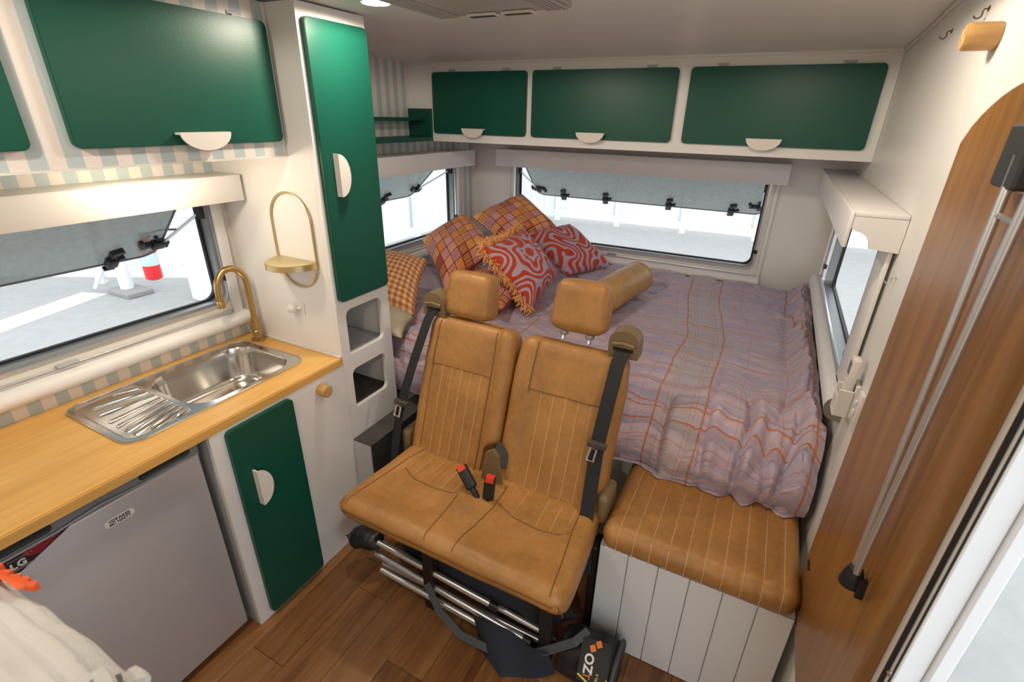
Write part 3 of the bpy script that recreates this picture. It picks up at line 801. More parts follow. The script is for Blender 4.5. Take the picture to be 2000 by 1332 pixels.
obj('red_print', MB().plate([(.236, .7995), (.312, .7975), (.262, .774), (.246, .779), (.232, .788)], XG + .0009, XG + .0013, 'x'), mr, st)
obj('lettering', textm('LG', .024, (XG + .0014, .205, .7675), (0, 1, .0), (0, -.0, 1), .0003, spacing=1.1, bold=.0009), PAPERW, st)
obj('lettering', textm('Powered by a', .0085, (XG + .0014, .2035, .7885), (0, 1, 0), (0, 0, 1), .0003), plain('grey_print', (.28, .26, .26), .5), st)
obj('lettering', textm('COMPRESSOR', .0072, (XG + .0014, .205, .7600), (0, 1, 0), (0, 0, 1), .0003), plain('grey_print_pale', (.45, .44, .44), .5), st)
bd = obj('oval_badge', MB().plate(rrect(.392, .466, .728, .753, .0122), XG + .0002, XG + .001, 'x'), plain('pale_badge', (.82, .80, .77), .4), dr_)
obj('lettering', textm('VDRAKES', .0118, (XG + .0012, .429, .7408), (0, 1, 0), (0, 0, 1), .0003, 'CENTER', 1.05, .00045), INK, bd)
obj('lettering', textm('MC NASTY', .0105, (XG + .0012, .429, .7312), (0, 1, 0), (0, 0, 1), .0003, 'CENTER', 1.05, .0004), INK, bd)
obj('scratch', MB().box(XG + .0001, XG + .0006, .520, .5212, .375, .40), PAPERW, dr_)

# ------------------------------------------------------------------ things on the tall cabinet side
gs = thing('wall_shelf', (-1.545, 1.2495, 1.155), 'small gold half-round shelf on a looped wire bracket', 'shelf')
zc0, zc1, rw = 1.26, 1.404, .103
lp = [(-1.545 + rw * math.cos(t), 1.244, zc1 + rw * math.sin(t)) for t in [PI * i / 18 for i in range(19)]]
lp += [(-1.545 + rw * math.cos(t), 1.244, zc0 + rw * math.sin(t)) for t in [PI + PI * i / 18 for i in range(19)]]
obj('wire_loop', MB().tube(lp, .0042, 8, closed=True), GOLD, gs)
ty_ = [(-1.545 + .104 * math.cos(t), 1.2485 - .122 * math.sin(t)) for t in [PI * i / 24 for i in range(25)]]
obj('tray', MB().plate(ty_, 1.243, 1.264, 'z'), GOLD, gs, ang=40)
obj('tray_top', MB().plate([(-1.545 + .1 * math.cos(t), 1.248 - .118 * math.sin(t)) for t in [PI * i / 24 for i in range(25)]], 1.2642, 1.2655, 'z'), plain('matt_gold_top', (.62, .52, .30), .45, .6), gs)
for sx in (-1, 1):
    obj('screw', MB().lathe([(.004, 0), (.004, .003)], (-1.545 + sx * .10, 1.2445, 1.232), (0, -1, 0), 10), SILV, gs)
wh = thing('wall_hook', (-1.575, 1.2495, 1.04), 'small white round knob catch on the white side panel', 'hook')
obj('plate', MB().box(-1.574, -1.553, 1.2455, 1.2495, 1.035, 1.085, .002), CREAM, wh)
obj('ball', MB().lathe([(.001, 0), (.008, .001), (.015, .006), (.019, .014), (.019, .022), (.014, .031), (.006, .036), (.001, .037)], (-1.594, 1.2445, 1.062), (-.3, -1, 0), 18), CREAM, wh)
obj('stem', MB().tube([(-1.565, 1.246, 1.062), (-1.592, 1.236, 1.062)], .006, 8), CREAM, wh)

# ------------------------------------------------------------------ green corner shelf at the rear left
cs = thing('corner_shelf', (-1.98, 2.1, 1.624), 'dark green open shelf in the corner beside the overhead doors', 'shelf')
obj('shelf_board', MB().box(XLR + .001, -1.900, 1.5455, 2.6235, 1.624, 1.648, .0015, 1), GREEN, cs)
obj('shelf_board', MB().box(XLR + .001, -1.945, 1.5455, 2.6235, 1.733, 1.751, .0015, 1), GREEN, cs)
obj('end_panel', MB().box(XLR + .001, -1.900, 2.6238, 2.6392, 1.624, 1.800, .0015, 1), GREEN, cs)
False and obj('strut', MB().obox((-1.90, 2.55, 1.69), (.004, 0, 0), (0, .06, .05), (0, -.008, .008)), GREEN, cs)

# ------------------------------------------------------------------ rear overhead cabinet
YC = 2.64
rc = thing('rear_wall_cabinet', (-.85, 3.0, 1.624), 'long white overhead cabinet above the bed with three green flap doors', 'cabinet')
obj('body', MB().plate([(XLR + .001, 1.624), (XR - .001, 1.624), (XR - .001, 2.034), (XLR + .001, 2.034)], YC, YC + .018, 'y').box(XLR + .001, XR - .001, YC + .0185, YB - .013, 1.624, 1.64), WHITE, rc, smooth=False)
for (a0, a1, hx, hw) in ((-1.882, -1.278, -1.60, .145), (-1.244, -.502, -.90, .15), (-.449, .292, -.093, .145)):
    dd = door_panel('door', 'y', YC, -1, a0, a1, 1.668, 1.988, rc)
    obj('handle', half_moon(MB(), 'y', YC - .019, -1, hx, 1.700, hw, .048, 'h'), HANDLE, dd)
    for a in (a0 + .13, a1 - .13):
        obj('hinge', hinge(MB(), 'y', YC, -1, a, 1.988), NICHE, dd)

# ------------------------------------------------------------------ ceiling fittings
for i, (lx, ly) in enumerate(LAMPS):
    lab = ['round downlight in the ceiling above the tall green door', 'round downlight in the ceiling over the bench', 'round downlight in the ceiling over the worktop', 'round downlight in the ceiling near the entry'][i]
    t = thing('downlight', (lx, ly, 2.067), lab, 'light', 'ceiling downlights')
    obj('bezel', MB().lathe([(.046, 0), (.050, .003), (.050, .008)], (lx, ly, 2.0665), (0, 0, 1), 28), CREAM, t)
    obj('lens', MB().lathe([(.001, 0), (.040, 0), (.040, .001)], (lx, ly, 2.0652), (0, 0, 1), 28), LENS, t)
    l = bpy.data.lights.new('downlight_bulb', 'SPOT'); l.energy = LAMP_W * (1, .62, 1.05, 1.15)[i]; l.color = WARM; l.spot_size = math.radians(179); l.spot_blend = 0.12; l.shadow_soft_size = .045
    lo = bpy.data.objects.new('downlight_bulb', l); COL.objects.link(lo); lo.location = (lx, ly, 2.055)
ac = thing('ceiling_vent', (-.86, 1.3, 2.03), 'grey ribbed air conditioner grille on the ceiling', 'vent')
av = plain('grey_vent_plastic', (.45, .43, .41), .45)
ax0, ax1, ay0, ay1 = -1.06, -.62, 0.98, 1.56
obj('body', MB().box(ax0, ax1, ay0, ay1, 2.052, 2.0745, .008, 2), av, ac)
for i in range(6):
    for (sx, x) in ((1, ax0 + .006), (-1, ax1 - .006)):
        xx = x + sx * i * .012
        obj('rib', MB().box(xx - .003, xx + .003, ay0 + .02, ay1 - .02, 2.046, 2.0515), av, ac)
for x in (-.90, -.78):
    o = obj('outlet', MB().box(x - .05, x + .05, ay1 - .045, ay1 - .008, 2.044, 2.0515, .002, 1), CREAM, ac)
    obj('slot', MB().box(x - .042, x + .042, ay1 - .036, ay1 - .017, 2.0425, 2.0438), BLACK, o)

# ------------------------------------------------------------------ bed
bed = thing('bed', (-.87, 2.5, 0), 'fixed bed platform with mattress under the lilac cover', 'bed')
obj('platform', MB().box(XLR + .002, XR - .03, 1.72, YB - .002, .0005, .56), WHITE, bed)
obj('mattress', MB().box(XLR + .004, XR - .06, 1.70, YB - .06, .5605, .755, .04, 3), plain('grey_mattress_cloth', (.35, .33, .36), .9), bed)
def nz(x, y, s, k=0.0): return noise.noise(Vector((x * s, y * s, k)))
def smooth_(t): t = max(0, min(1, t)); return t * t * (3 - 2 * t)
def duvet_pt(u, v):
    # u across (x), v from the back wall to the hem
    x = XLR + .02 + u * (XR - .022 - (XLR + .02))
    top_len = 1.70
    s = v * (top_len + .30)
    yb = YB - .062
    front = 1.61
    wr = 0.014 * nz(x * .8 + 3, s * 2.4, 3.2) + 0.016 * (.4 - abs(nz(x * 1.1, s * 4.5, 3.0, 4.1))) + .004 * nz(x, s, 14, 2)
    far = max(0.0, 1 - s / .75)
    wr += far * (.055 * (.35 - abs(nz(x * 1.2 + s * .8, s * 2.6 - x * .5, 4.0, 6.6))) + 0.026 * (.3 - abs(nz(x * 1.5, s * 2.2, 9.0, 2.2))))
    # long folds running towards the hem near the bench
    fold = max(0.0, (s - .85) / 1.0)
    xs_ = x + .22 * (s - 1.2)
    f1 = nz(xs_ * 4.2, s * .9, 1.0, 9.3); f2 = nz(xs_ * 9.5, s * .9, 1.0, 5.0)
    wr += fold * (.14 * (.24 - abs(f1)) + .06 * (.22 - abs(f2)))
    wr -= fold * .036 * math.exp(-abs(f1) / .05) + fold * .010 * math.exp(-abs(f2) / .05)
    for (xa, xb, sa, amp) in ((.075, .085, 1.36, .040), (.235, .215, 1.42, .034), (.15, .175, 1.55, .026), (-.03, -.045, 1.50, .022), (-.17, -.20, 1.45, .018)):
        tt = smooth_((s - sa) / .18)
        if tt > 0:
            dd_ = x - (xa + (xb - xa) * (s - sa) / .5) - .010 * math.sin(s * 11 + xa * 40)
            wr += amp * tt * (.8 * math.exp(-((dd_ - .030) / .026) ** 2) - math.exp(-(dd_ / .012) ** 2))
    c1 = nz(x * 1.3 + s * .5, s * 3.4 - x * .4, 2.6, 1.9); c2 = nz(x * 1.6 - s * .3, s * 4.2 + x * .6, 4.5, 8.8)
    wr -= max(.12, .45 + .55 * far - .5 * fold) * (.013 * math.exp(-abs(c1) / .05) + .009 * math.exp(-abs(c2) / .06))
    zt = .812 + wr
    # puffy far end and rolled right edge
    zt += .035 * math.exp(-((s - .05) / .10) ** 2) * (.6 + .8 * abs(nz(x, s, 6, 1)))
    ed = math.exp(-((x - (XR - .075)) / .038) ** 2)
    zt += ed * (.050 + .09 * (.3 - abs(nz(x * 1.5, s, 7, 7))) - .02 * math.exp(-abs(nz(x * 2, s, 11, 3)) / .06)) * (1 if s < 1.75 else max(0, 1 - (s - 1.75) * 8))
    gap = math.exp(-((x - (XR - .135)) / .022) ** 2)
    zt -= gap * .016 * (1 if s < 1.7 else 0)
    r = .10
    st = yb - front - r
    if s <= st:
        return Vector((x, yb - s, zt))
    q = s - st
    arc = r * PI / 2
    if q < arc:
        t = q / r
        y = front + r - r * math.sin(t); z = zt - r * (1 - math.cos(t))
        n = Vector((0, -math.sin(t), math.cos(t)))
        return Vector((x, y, z)) + n * .05 * fold * (.25 - abs(nz(xs_ * 5, s * .7, 1, 3.3)))
    d = q - arc
    hem = .012 * nz(x, 0, 5, 12.5)
    z = zt - r - d * (1.0 + hem * 3)
    z = max(z, .564 + .008 * abs(nz(x, s, 9, 1)) + (.0 if d < .2 else 0.0))
    y = front - .012 - .55 * wr - .03 * math.sin(min(1, d / .16) * PI) - .06 * (.25 - abs(nz(xs_ * 5, s * .7, 1.0, 3.3))) - .010 * nz(x * 15, s * 2, 1, 6) - max(0, (d - .15)) * .25
    if x < -1.34: y = max(y, 1.556)
    return Vector((x, y, z))
NU, NVv = 480, 400
dm = MB().grid(duvet_pt, NU, NVv, uv=lambda a, b: (XLR + .02 + a * (XR - .022 - (XLR + .02)) + .10 * max(0, min(1, (.45 - b) / .3)) + .012 * nz(a * 3, b * 3, 3), 1.52 - b * 2.0 + .03 * nz(a * 2, b * 3, 2, 8)))
obj('duvet', dm, plaid(), label='crumpled lilac plaid duvet spread over the bed', cat='duvet', ang=80)

# ------------------------------------------------------------------ pillows and cushions
def cushion_obj(name, matl, corners, t, label, cat='cushion', pinch=.06, n=40, seed=0, up=1):
    """plump cushion spanned by four corner points: far-left, far-right, near-right, near-left"""
    TL, TR, BR, BL = [Vector(c) for c in corners]
    f = ((TR + BR - TL - BL).cross(TL + TR - BL - BR)).normalized()
    m = MB()
    for side in (1, -1):
        def fn(a, b):
            x, y = 2 * a - 1, 2 * b - 1
            ex = x * (1 - pinch * (1 - y * y) * x * x); ey = y * (1 - pinch * (1 - x * x) * y * y)
            A, B = (ex + 1) / 2, (ey + 1) / 2
            p = BL.lerp(BR, A).lerp(TL.lerp(TR, A), B)
            th = max(0.0, (1 - abs(x) ** 3.2) * (1 - abs(y) ** 3.2)) ** .5 * (1 - .18 * (x * x + y * y) / 2)
            wv = .012 * nz(x + seed, y - seed, 1.6, seed) + .004 * nz(x * 2 + seed, y * 2, 2.5, side) * th
            return p + f * (side * t / 2 * th + wv * (1 - .6 * max(abs(x), abs(y)) ** 4))
        m.grid(fn, n, n)
    o = obj(name, m, matl, label=label, cat=cat, group='pillows and cushions piled on the bed', ang=70)
    bm = bmesh.new()
    bm.from_mesh(o.data); bmesh.ops.remove_doubles(bm, verts=bm.verts, dist=1e-4); bmesh.ops.recalc_face_normals(bm, faces=bm.faces); bm.to_mesh(o.data); bm.free()
    o.data.shade_smooth()
    return o
GING, PATCH = gingham(), patchwork()
cushion_obj('pillow', plain('beige_cotton', (.46, .40, .29), .9, var=.1), [(-1.95, 1.98, .905), (-1.43, 1.76, .875), (-1.335, 1.555, .862), (-1.86, 1.63, .875)], .08, 'plain beige pillow beneath the gingham one', 'pillow', seed=3)
cushion_obj('pillow', GING, [(-2.02, 2.10, 1.075), (-1.59, 2.11, 1.055), (-1.43, 1.77, .875), (-1.99, 1.64, .97)], .15, 'orange gingham check pillow beside the tall cabinet', 'pillow', seed=1)
cushion_obj('cushion', PATCH, [(-1.86, 3.0, 1.12), (-1.59, 3.25, 1.268), (-1.275, 3.2, 1.066), (-1.443, 2.82, .936)], .20, 'patchwork print cushion at the top of the pile by the window', seed=2)
cushion_obj('cushion', PATCH, [(-1.862, 2.42, 1.07), (-1.735, 2.74, 1.185), (-1.395, 2.52, 1.05), (-1.50, 2.13, .87)], .20, 'patchwork print cushion in front, above the gingham pillow', seed=5)
cushion_obj('cushion', PATCH, [(-1.52, 2.50, .93), (-1.14, 2.47, .90), (-1.10, 2.06, .875), (-1.43, 1.98, .885)], .11, 'patchwork print cushion lying flat, half hidden behind the left headrest', seed=8)
s2 = cushion_obj('cushion', squiggle('red_squiggle_cloth', 3.1, .86, .10), [(-1.384, 2.92, 1.072), (-1.225, 3.26, 1.098), (-.890, 3.22, .85), (-1.06, 2.86, .85)], .16, 'lilac cushion with red squiggles leaning next to the bolster', seed=7)
TL1, TR1, BR1, BL1 = [Vector(v) for v in ((-1.29, 2.17, 1.145), (-1.266, 2.60, 1.17), (-1.02, 2.60, .92), (-1.005, 2.20, .845))]
s1 = cushion_obj('cushion', squiggle('red_sunburst_cloth', 1.2, .52, .60), (TL1, TR1, BR1, BL1), .16, 'lilac cushion with red sunburst squiggles and an orange fringe', seed=4)
s1f = ((TR1 + BR1 - TL1 - BL1).cross(TL1 + TR1 - BL1 - BR1)).normalized()
FRINGE = plain('orange_fringe_yarn', (.85, .42, .16), .9)
fm = MB()
rng = random.Random(3)
for side in (0, 1):
    for i in range(150):
        t = i / 149
        if side == 0: b = BL1.lerp(TL1, t); d0 = (TL1 + BL1 - TR1 - BR1).normalized()
        else: b = TL1.lerp(TR1, t); d0 = (TL1 + TR1 - BL1 - BR1).normalized()
        b = b - d0 * .012 * math.sin(PI * t)
        f = s1f
        d = (d0 * .8 + f * rng.uniform(-.3, .6) + Vector((rng.uniform(-.5, .5), rng.uniform(-.5, .5), rng.uniform(-.5, .2)))).normalized()
        ln = rng.uniform(.03, .055)
        e = b + d * ln * .6
        fm.tube([b, e, e + (d + Vector((rng.uniform(-.6, .6), rng.uniform(-.6, .6), -.5))).normalized() * ln * .5], [.0036, .0036, .0026], 5)
obj('fringe', fm, FRINGE, s1)
# bolster
bo = thing('bolster', (-.70, 2.55, .80), 'mustard vinyl bolster lying behind the right headrest', 'bolster', 'pillows and cushions piled on the bed')
ba = Vector((-.62, 2.86, .915)); bb = Vector((-.735, 2.08, .915)); dv = (bb - ba).normalized()
obj('roll', MB().lathe([(.001, 0), (.05, -.004), (.078, 0), (.088, .006), (.090, .02), (.091, .3), (.090, .75), (.086, .775), (.05, .785), (.001, .786)], ba, dv, 36), TANB, bo, ang=50)
obj('piping', MB().tube([ba + dv * .006 + (Vector((0, 0, 1)) * math.cos(t) + dv.cross(Vector((0, 0, 1))) * math.sin(t)) * .0885 for t in [2 * PI * k / 36 for k in range(36)]], .004, 6, closed=True), TANB, bo)

# ------------------------------------------------------------------ bench
BF = 1.236
bn = thing('storage_bench', (.02, 1.45, 0), 'white panelled box seat with a tan channelled cushion top', 'bench')
BX0, BX1 = -.278, .308
obj('carcass', MB().box(BX0, BX1, BF + .012, 1.695, .0005, .462), WHITE, bn)
bsrc = None
bwid = (BX1 - BX0) / 6
GREYW = plain('pale_grey_board_paint', (.70, .70, .70), .42)
for i in range(6):
    x0 = BX0 + i * bwid
    if bsrc is None:
        bsrc = obj('board', MB().box(BX0 + .0012, BX0 + bwid - .0012, BF, BF + .0118, .002, .461, .002, 1), GREYW, bn)
    else: share(bsrc, bn, (i * bwid, 0, 0))
nch = 11
cw = (BX1 - BX0) / nch
def cush_fn(p, n):
    k = (p.x - BX0) / cw
    g = abs(math.sin(PI * k)) ** .5
    o = .0055 * (g - 1) if (n.z > .3 or n.y < -.3) else 0
    return p + n * o
obj('cushion_top', MB().rgrid((BX0 + .001, BX1 - .001, BF - .022, 1.695, .4625, .562), .045, .009, cush_fn), TAN, bn, ang=60)
def round_line(fn, pts): return [fn(Vector(p[0]), Vector(p[1])) for p in pts]
for i in range(1, nch):
    x = BX0 + i * cw + .004
    r = .045; y0 = BF - .022; z1 = .562; z0 = .4625
    pa = [(x, y0 - .0005, z0 + r + .0 - .028)] + [(x, y0 + r - r * math.cos(t) - .0012 * math.cos(t) + .003, z1 - r + (r - .003) * math.sin(t)) for t in [PI / 2 * j / 6 for j in range(7)]] + [(x, 1.60, z1 - .0035)]
    obj('stitch_line', MB().tube(pa, .0012, 5), THREAD, bn)

# ------------------------------------------------------------------ carpeted box beside the seats
bxo = thing('wheel_arch_box', (-1.33, 1.5, 0), 'grey metal box with carpeted top beside the left seat', 'box')
obj('shell', MB().box(XF + .002, -1.288, 1.246, 1.70, .0005, .492), plain('pale_grey_metal_sheet', (.50, .51, .52), .4), bxo)
obj('side_carpet', MB().box(-1.2878, -1.283, 1.250, 1.70, .0005, .490), plain('dark_grey_carpet', (.035, .034, .034), .9, var=.4, bmp=.8, bs=800), bxo)
obj('carpet_top', MB().box(XF + .002, -1.283, 1.248, 1.70, .4925, .500, .002, 1), CARPET, bxo)
for (x, z) in ((-1.36, .47), (-1.31, .46)):
    obj('rivet', MB().lathe([(.004, 0), (.003, .002)], (x, 1.2458, z), (0, -1, 0), 8), SILV, bxo)

# ------------------------------------------------------------------ double van seat
vs_ = thing('van_seat', (-.71, 1.15, 0), 'tan leather double van seat with headrests and black seat belts', 'seat')
SX0, SX1, SY0, SY1, SZ0, SZ1 = -1.135, -.283, .895, 1.36, .425, .558
def smooth01(t): t = max(0, min(1, t)); return t * t * (3 - 2 * t)
def seat_fn(p, n):
    q = p.copy()
    # two shallow dishes on the top, raised nose and side rolls
    if n.z > .2:
        for c in (-.925, -.49):
            dxx = (q.x - c) / .19
            w = math.exp(-dxx ** 4) * smooth01((q.y - .93) / .12)
            q.z -= .016 * w * n.z
        # channels towards the backrests
        for c in (-.925, -.49):
            if abs(q.x - c) < .16 and q.y > 1.13:
                k = (q.x - c) / .05
                q.z -= .004 * (1 - abs(math.cos(PI * k)) ** .5) * smooth01((q.y - 1.13) / .02) * n.z
        q.z -= .010 * math.exp(-((q.x + .708) / .012) ** 2) * 0
    # nose tucks under
    if q.y < 1.05:
        q.y += .05 * smooth01((.53 - q.z) / .12)
    if n.y < -.5: q += n * (-.007 * math.exp(-((p.z - .515) / .007) ** 2))
    # slight waviness of the hem
    if n.z < -.2 or q.z < .45:
        q.z += .012 * math.sin(q.x * 7.0 + .6) * smooth01((.47 - q.z) / .05)
    q.x += (-.02 if q.x > -.7 else .025) * smooth01((q.y - .95) / .4) * (1 if abs(q.x + .709) > .2 else 0)
    q += n * (.003 * nz(q.x * 2, q.y * 2, 5, q.z * 3))
    return q
obj('seat_cushion', MB().rgrid((SX0, SX1, SY0, SY1, SZ0, SZ1), .045, .008, seat_fn), TAN, vs_, ang=60)
def top_line(pts, mt, r=.0022, z=SZ1, parent=vs_, name='seam'):
    P = []
    for i in range(len(pts) - 1):
        a, b = Vector((*pts[i], 0)), Vector((*pts[i + 1], 0))
        k = max(2, int((b - a).length / .015))
        for j in range(k + (1 if i == len(pts) - 2 else 0)):
            q = a + (b - a) * j / k
            P.append(q)
    out = []
    rr = .045
    for q in P:
        # drop onto the rounded box surface
        yy = q.y; zz = z; n = Vector((0, 0, 1))
        if yy < SY0 + rr:
            t = max(-1, min(1, (SY0 + rr - yy) / rr)); n = Vector((0, -t, math.sqrt(max(0, 1 - t * t)))); zz = z - rr + rr * n.z
        out.append(seat_fn(Vector((q.x, yy, zz)), n) + n * .0002)
    return obj(name, MB().tube(out, r, 6), mt, parent)
top_line([(-1.09, .91), (-1.085, 1.0), (-1.075, 1.20), (-1.06, 1.29)], SEAM)
top_line([(-.76, .897), (-.765, .98), (-.775, 1.13)], SEAM)
top_line([(-.655, .897), (-.655, .98), (-.635, 1.14), (-.64, 1.25)], SEAM)
top_line([(-.325, .91), (-.335, 1.0), (-.345, 1.15), (-.345, 1.29)], SEAM)
top_line([(-1.05, 1.165), (-.98, 1.132), (-.88, 1.122), (-.80, 1.13), (-.775, 1.15)], SEAM)
top_line([(-.63, 1.165), (-.55, 1.132), (-.46, 1.122), (-.38, 1.135), (-.35, 1.16)], SEAM)
for c in (-.925, -.49):
    for k in range(-2, 3):
        x = c + (k + .5) * .05 if k < 2 else c + .125
        top_line([(c + (k + .0) * .05 + .025, 1.135), (c + k * .05 + .027, 1.27)], THREAD, .0011, name='stitch_line')
# front welt
fw = []
for i in range(60):
    x = SX0 + .03 + (SX1 - SX0 - .06) * i / 59
    fw.append(seat_fn(Vector((x, SY0, .515)), Vector((0, -1, 0))) + Vector((0, -.0004, 0)))
obj('seam', MB().tube(fw, .0026, 6), SEAM, vs_)
obj('seam', MB().tube([seat_fn(Vector((SX1 - .012, SY0 + .012, z)), Vector((.7, -.7, 0))) + Vector((.001, -.001, 0)) for z in [.44 + .012 * i for i in range(7)]], .0018, 6), SEAM, vs_)

LEAN = math.radians(20)
def back_part(x0, x1, outer):
    w = x1 - x0; H = .575; T = .115
    rot = Matrix.Rotation(-LEAN, 3, 'X')
    base = Vector((0, 1.268, .520))
    inset_out = .052; inset_in = .078
    pl = x0 + (inset_out if outer < 0 else inset_in) ; pr = x1 - (inset_in if outer < 0 else inset_out)
    zs = .385
    def fn(p, n):
        q = p.copy()
        if n.y < -.3:
            inx = smooth01((q.x - pl + .01) / .02) * (1 - smooth01((q.x - pr - .01) / .02))
            q.y += .011 * inx * smooth01((q.z - .0) / .05) * (1 - .0)
            if pl < q.x < pr and q.z < zs:
                k = (q.x - pl) / (pr - pl) * 6
                q.y += .0045 * (1 - abs(math.sin(PI * k)) ** .5)
        # shoulders narrow a little, lower inner corner is cut for the bracket
        q.x = (x0 + x1) / 2 + (q.x - (x0 + x1) / 2) * (1 - .05 * smooth01((q.z - .40) / .2))
        q += n * .003 * nz(q.x * 2 + x0, q.z * 2, 6, 1)
        inner = x1 if outer < 0 else x0
        dcut = abs(p.x - inner)
        if p.z < .16 and dcut < .06:
            q.x += (-1 if outer < 0 else 1) * .045 * smooth01((.16 - p.z) / .05) * smooth01((.06 - dcut) / .06)
        q.y += .03 * smooth01((.03 - q.z) / .08) * 0
        return base + rot @ q
    # dims local: y from 0 (front) to T (rear)
    o = obj('backrest', MB().rgrid((x0, x1, 0, T, 0, H), .042, .010, fn), TAN, vs_, ang=60)
    def line(pts, mt, r, nm):
        P = []
        for i in range(len(pts) - 1):
            a, b = pts[i], pts[i + 1]; k = max(2, int(math.hypot(b[0] - a[0], b[1] - a[1]) / .02))
            for j in range(k + (1 if i == len(pts) - 2 else 0)):
                x = a[0] + (b[0] - a[0]) * j / k; z = a[1] + (b[1] - a[1]) * j / k
                y = 0; n = Vector((0, -1, 0))
                if z > H - .042:
                    t = min(1, (z - H + .042) / .042); n = Vector((0, -math.sqrt(max(0, 1 - t * t)), t)); y = .042 - .042 * math.sqrt(max(0, 1 - t * t))
                P.append(fn(Vector((x, y, z)), n) + rot @ n * .0003)
        obj(nm, MB().tube(P, r, 6), mt, o)
    line([(pl, .0), (pl, H - .004)], SEAM, .0024, 'seam'); line([(pr, .0), (pr, H - .004)], SEAM, .0024, 'seam')
    line([(pl, zs), (pr, zs)], SEAM, .0024, 'seam')
    for k in range(1, 6): line([(pl + (pr - pl) * k / 6 + .002, .0), (pl + (pr - pl) * k / 6 + .002, zs - .002)], THREAD, .0011, 'stitch_line')
    return fn
fL = back_part(-1.112, -.723, -1)
fR = back_part(-.718, -.308, 1)
ROT = Matrix.Rotation(-LEAN, 3, 'X')
def headrest(xc, zb, w, posts):
    rot = Matrix.Rotation(-math.radians(14), 3, 'X')
    base = Vector((xc, 1.487, zb))
    Hh = .172
    def fn(p, n):
        q = p.copy()
        tp_ = 1 - .10 * smooth01((q.z - .06) / .12)
        q.x *= tp_
        q += n * (.006 * (1 - (q.x / (w / 2)) ** 2))
        return base + rot @ q
    h = obj('headrest', MB().rgrid((-w / 2, w / 2, 0, .105, 0, Hh), .030, .009, fn), TAN, vs_, ang=60)
    for sx in (-1, 1):
        P = [fn(Vector((sx * (w / 2 - .012), .030 - .018, z)), Vector((sx * .6, -.8, 0))) + Vector((sx * .0005, -.0012, 0)) for z in [.02 + i * .012 for i in range(12)]]
        obj('stitch_line', MB().tube(P, .0012, 5), THREAD, h)
    for sx in (-1, 1):
        a = fn(Vector((sx * .048, .055, .02)), Vector((0, 0, -1))); b = Vector((a.x, a.y - .03, 1.05))
        obj('post', MB().tube([a, b], .006, 10), SILV, h)
        if posts: obj('post_collar', MB().lathe([(.016, 0), (.017, .008), (.012, .016)], (b.x, b.y + .008, 1.072), (0, -.2, 1), 14), plain('clear_grey_collar', (.30, .28, .25), .25), h)
headrest(-.965, 1.058, .205, False)
headrest(-.515, 1.098, .200, True)
# shoulder belt guides
for (gx, sg) in ((-1.098, -1), (-.338, 1)):
    gz = 1.045
    m = MB()
    o = [(gx - .05, gz), (gx + .05, gz), (gx + .05, gz + .05)] + [(gx + .05 * math.cos(t), gz + .055 + .04 * math.sin(t)) for t in [PI * i / 10 for i in range(1, 10)]] + [(gx - .05, gz + .05)]
    m.plate(o, 1.478, 1.545, 'y')
    g = obj('belt_guide', m, BEIGE, vs_, ang=30)
    obj('belt_slot', MB().box(gx - .034, gx + .034, 1.4765, 1.4778, gz + .024, gz + .036, .0005, 1), BLACK, g)
    obj('guide_lip', MB().tube([(gx - .036, 1.474, gz + .048), (gx, 1.470, gz + .056), (gx + .036, 1.474, gz + .048)], .006, 8), BEIGE, g)
# belts
bl = [(-1.098, 1.474, 1.074), (-1.105, 1.440, 1.03), (-1.135, 1.375, .87), (-1.158, 1.318, .72), (-1.166, 1.29, .62), (-1.168, 1.262, .51), (-1.166, 1.25, .44)]
obj('seat_belt', MB().strap(bl, .048, .003, (1, -.25, .1)), WEB, vs_)
br_ = [(-.338, 1.474, 1.074), (-.340, 1.432, 1.03), (-.345, 1.378, .90), (-.350, 1.338, .79), (-.345, 1.295, .66), (-.335, 1.235, .52), (-.318, 1.20, .42), (-.31, 1.19, .36)]
obj('seat_belt', MB().strap(br_, .048, .003, (1, .0, .1)), WEB, vs_)
for (c, sg) in (((-1.154, 1.312, .715), 1), ((-.350, 1.330, .785), -1)):
    c = Vector(c)
    t = obj('belt_tongue', MB().box(c.x - .032, c.x + .032, c.y - .012, c.y + .008, c.z - .010, c.z + .012, .004, 2), plain('brown_grey_plastic', (.07, .055, .045), .4), vs_)
    d = Vector((-.16 * 1, -.25, -.95)).normalized(); u = Vector((1, 0, -.15)).normalized()
    cc = c + Vector((-.006, -.012, -.01))
    fr_ = [cc + u * -.010, cc + u * .010, cc + u * .012 + d * .045, cc + u * -.012 + d * .045]
    obj('tongue_plate', MB().tube(fr_, .0042, 6, closed=True), SILV, t)
# centre bracket and buckles
obj('centre_bracket', MB().plate([(-.750, .49), (-.66, .49), (-.668, .60), (-.675, .615), (-.678, .665), (-.70, .69), (-.728, .67), (-.742, .60)], 1.245, 1.262, 'y').box(-.742, -.668, 1.20, 1.262, .50, .545, .012, 2), BEIGE, vs_)
def buckle(c, ax, w):
    c = Vector(c); a = Vector(ax).normalized()
    s_ = Vector((1, .25, 0)); s_ = (s_ - a * s_.dot(a)).normalized(); n = a.cross(s_)
    m = MB().rgrid((-w / 2, w / 2, -.012, .012, -.045, .045), .008, .008, lambda p, nn: c + s_ * p.x + n * p.y + a * p.z)
    m.tube([c - a * .045, c - a * .09], .011, 8)
    b = obj('belt_buckle', m, BLACK, vs_, ang=50)
    obj('release_button', MB().obox(c + a * .036, s_ * w * .36, n * .0128, a * .010), RED, b)
buckle((-.765, 1.175, .598), (-.62, .25, .55), .040)
buckle((-.668, 1.168, .595), (.02, .15, .95), .040)
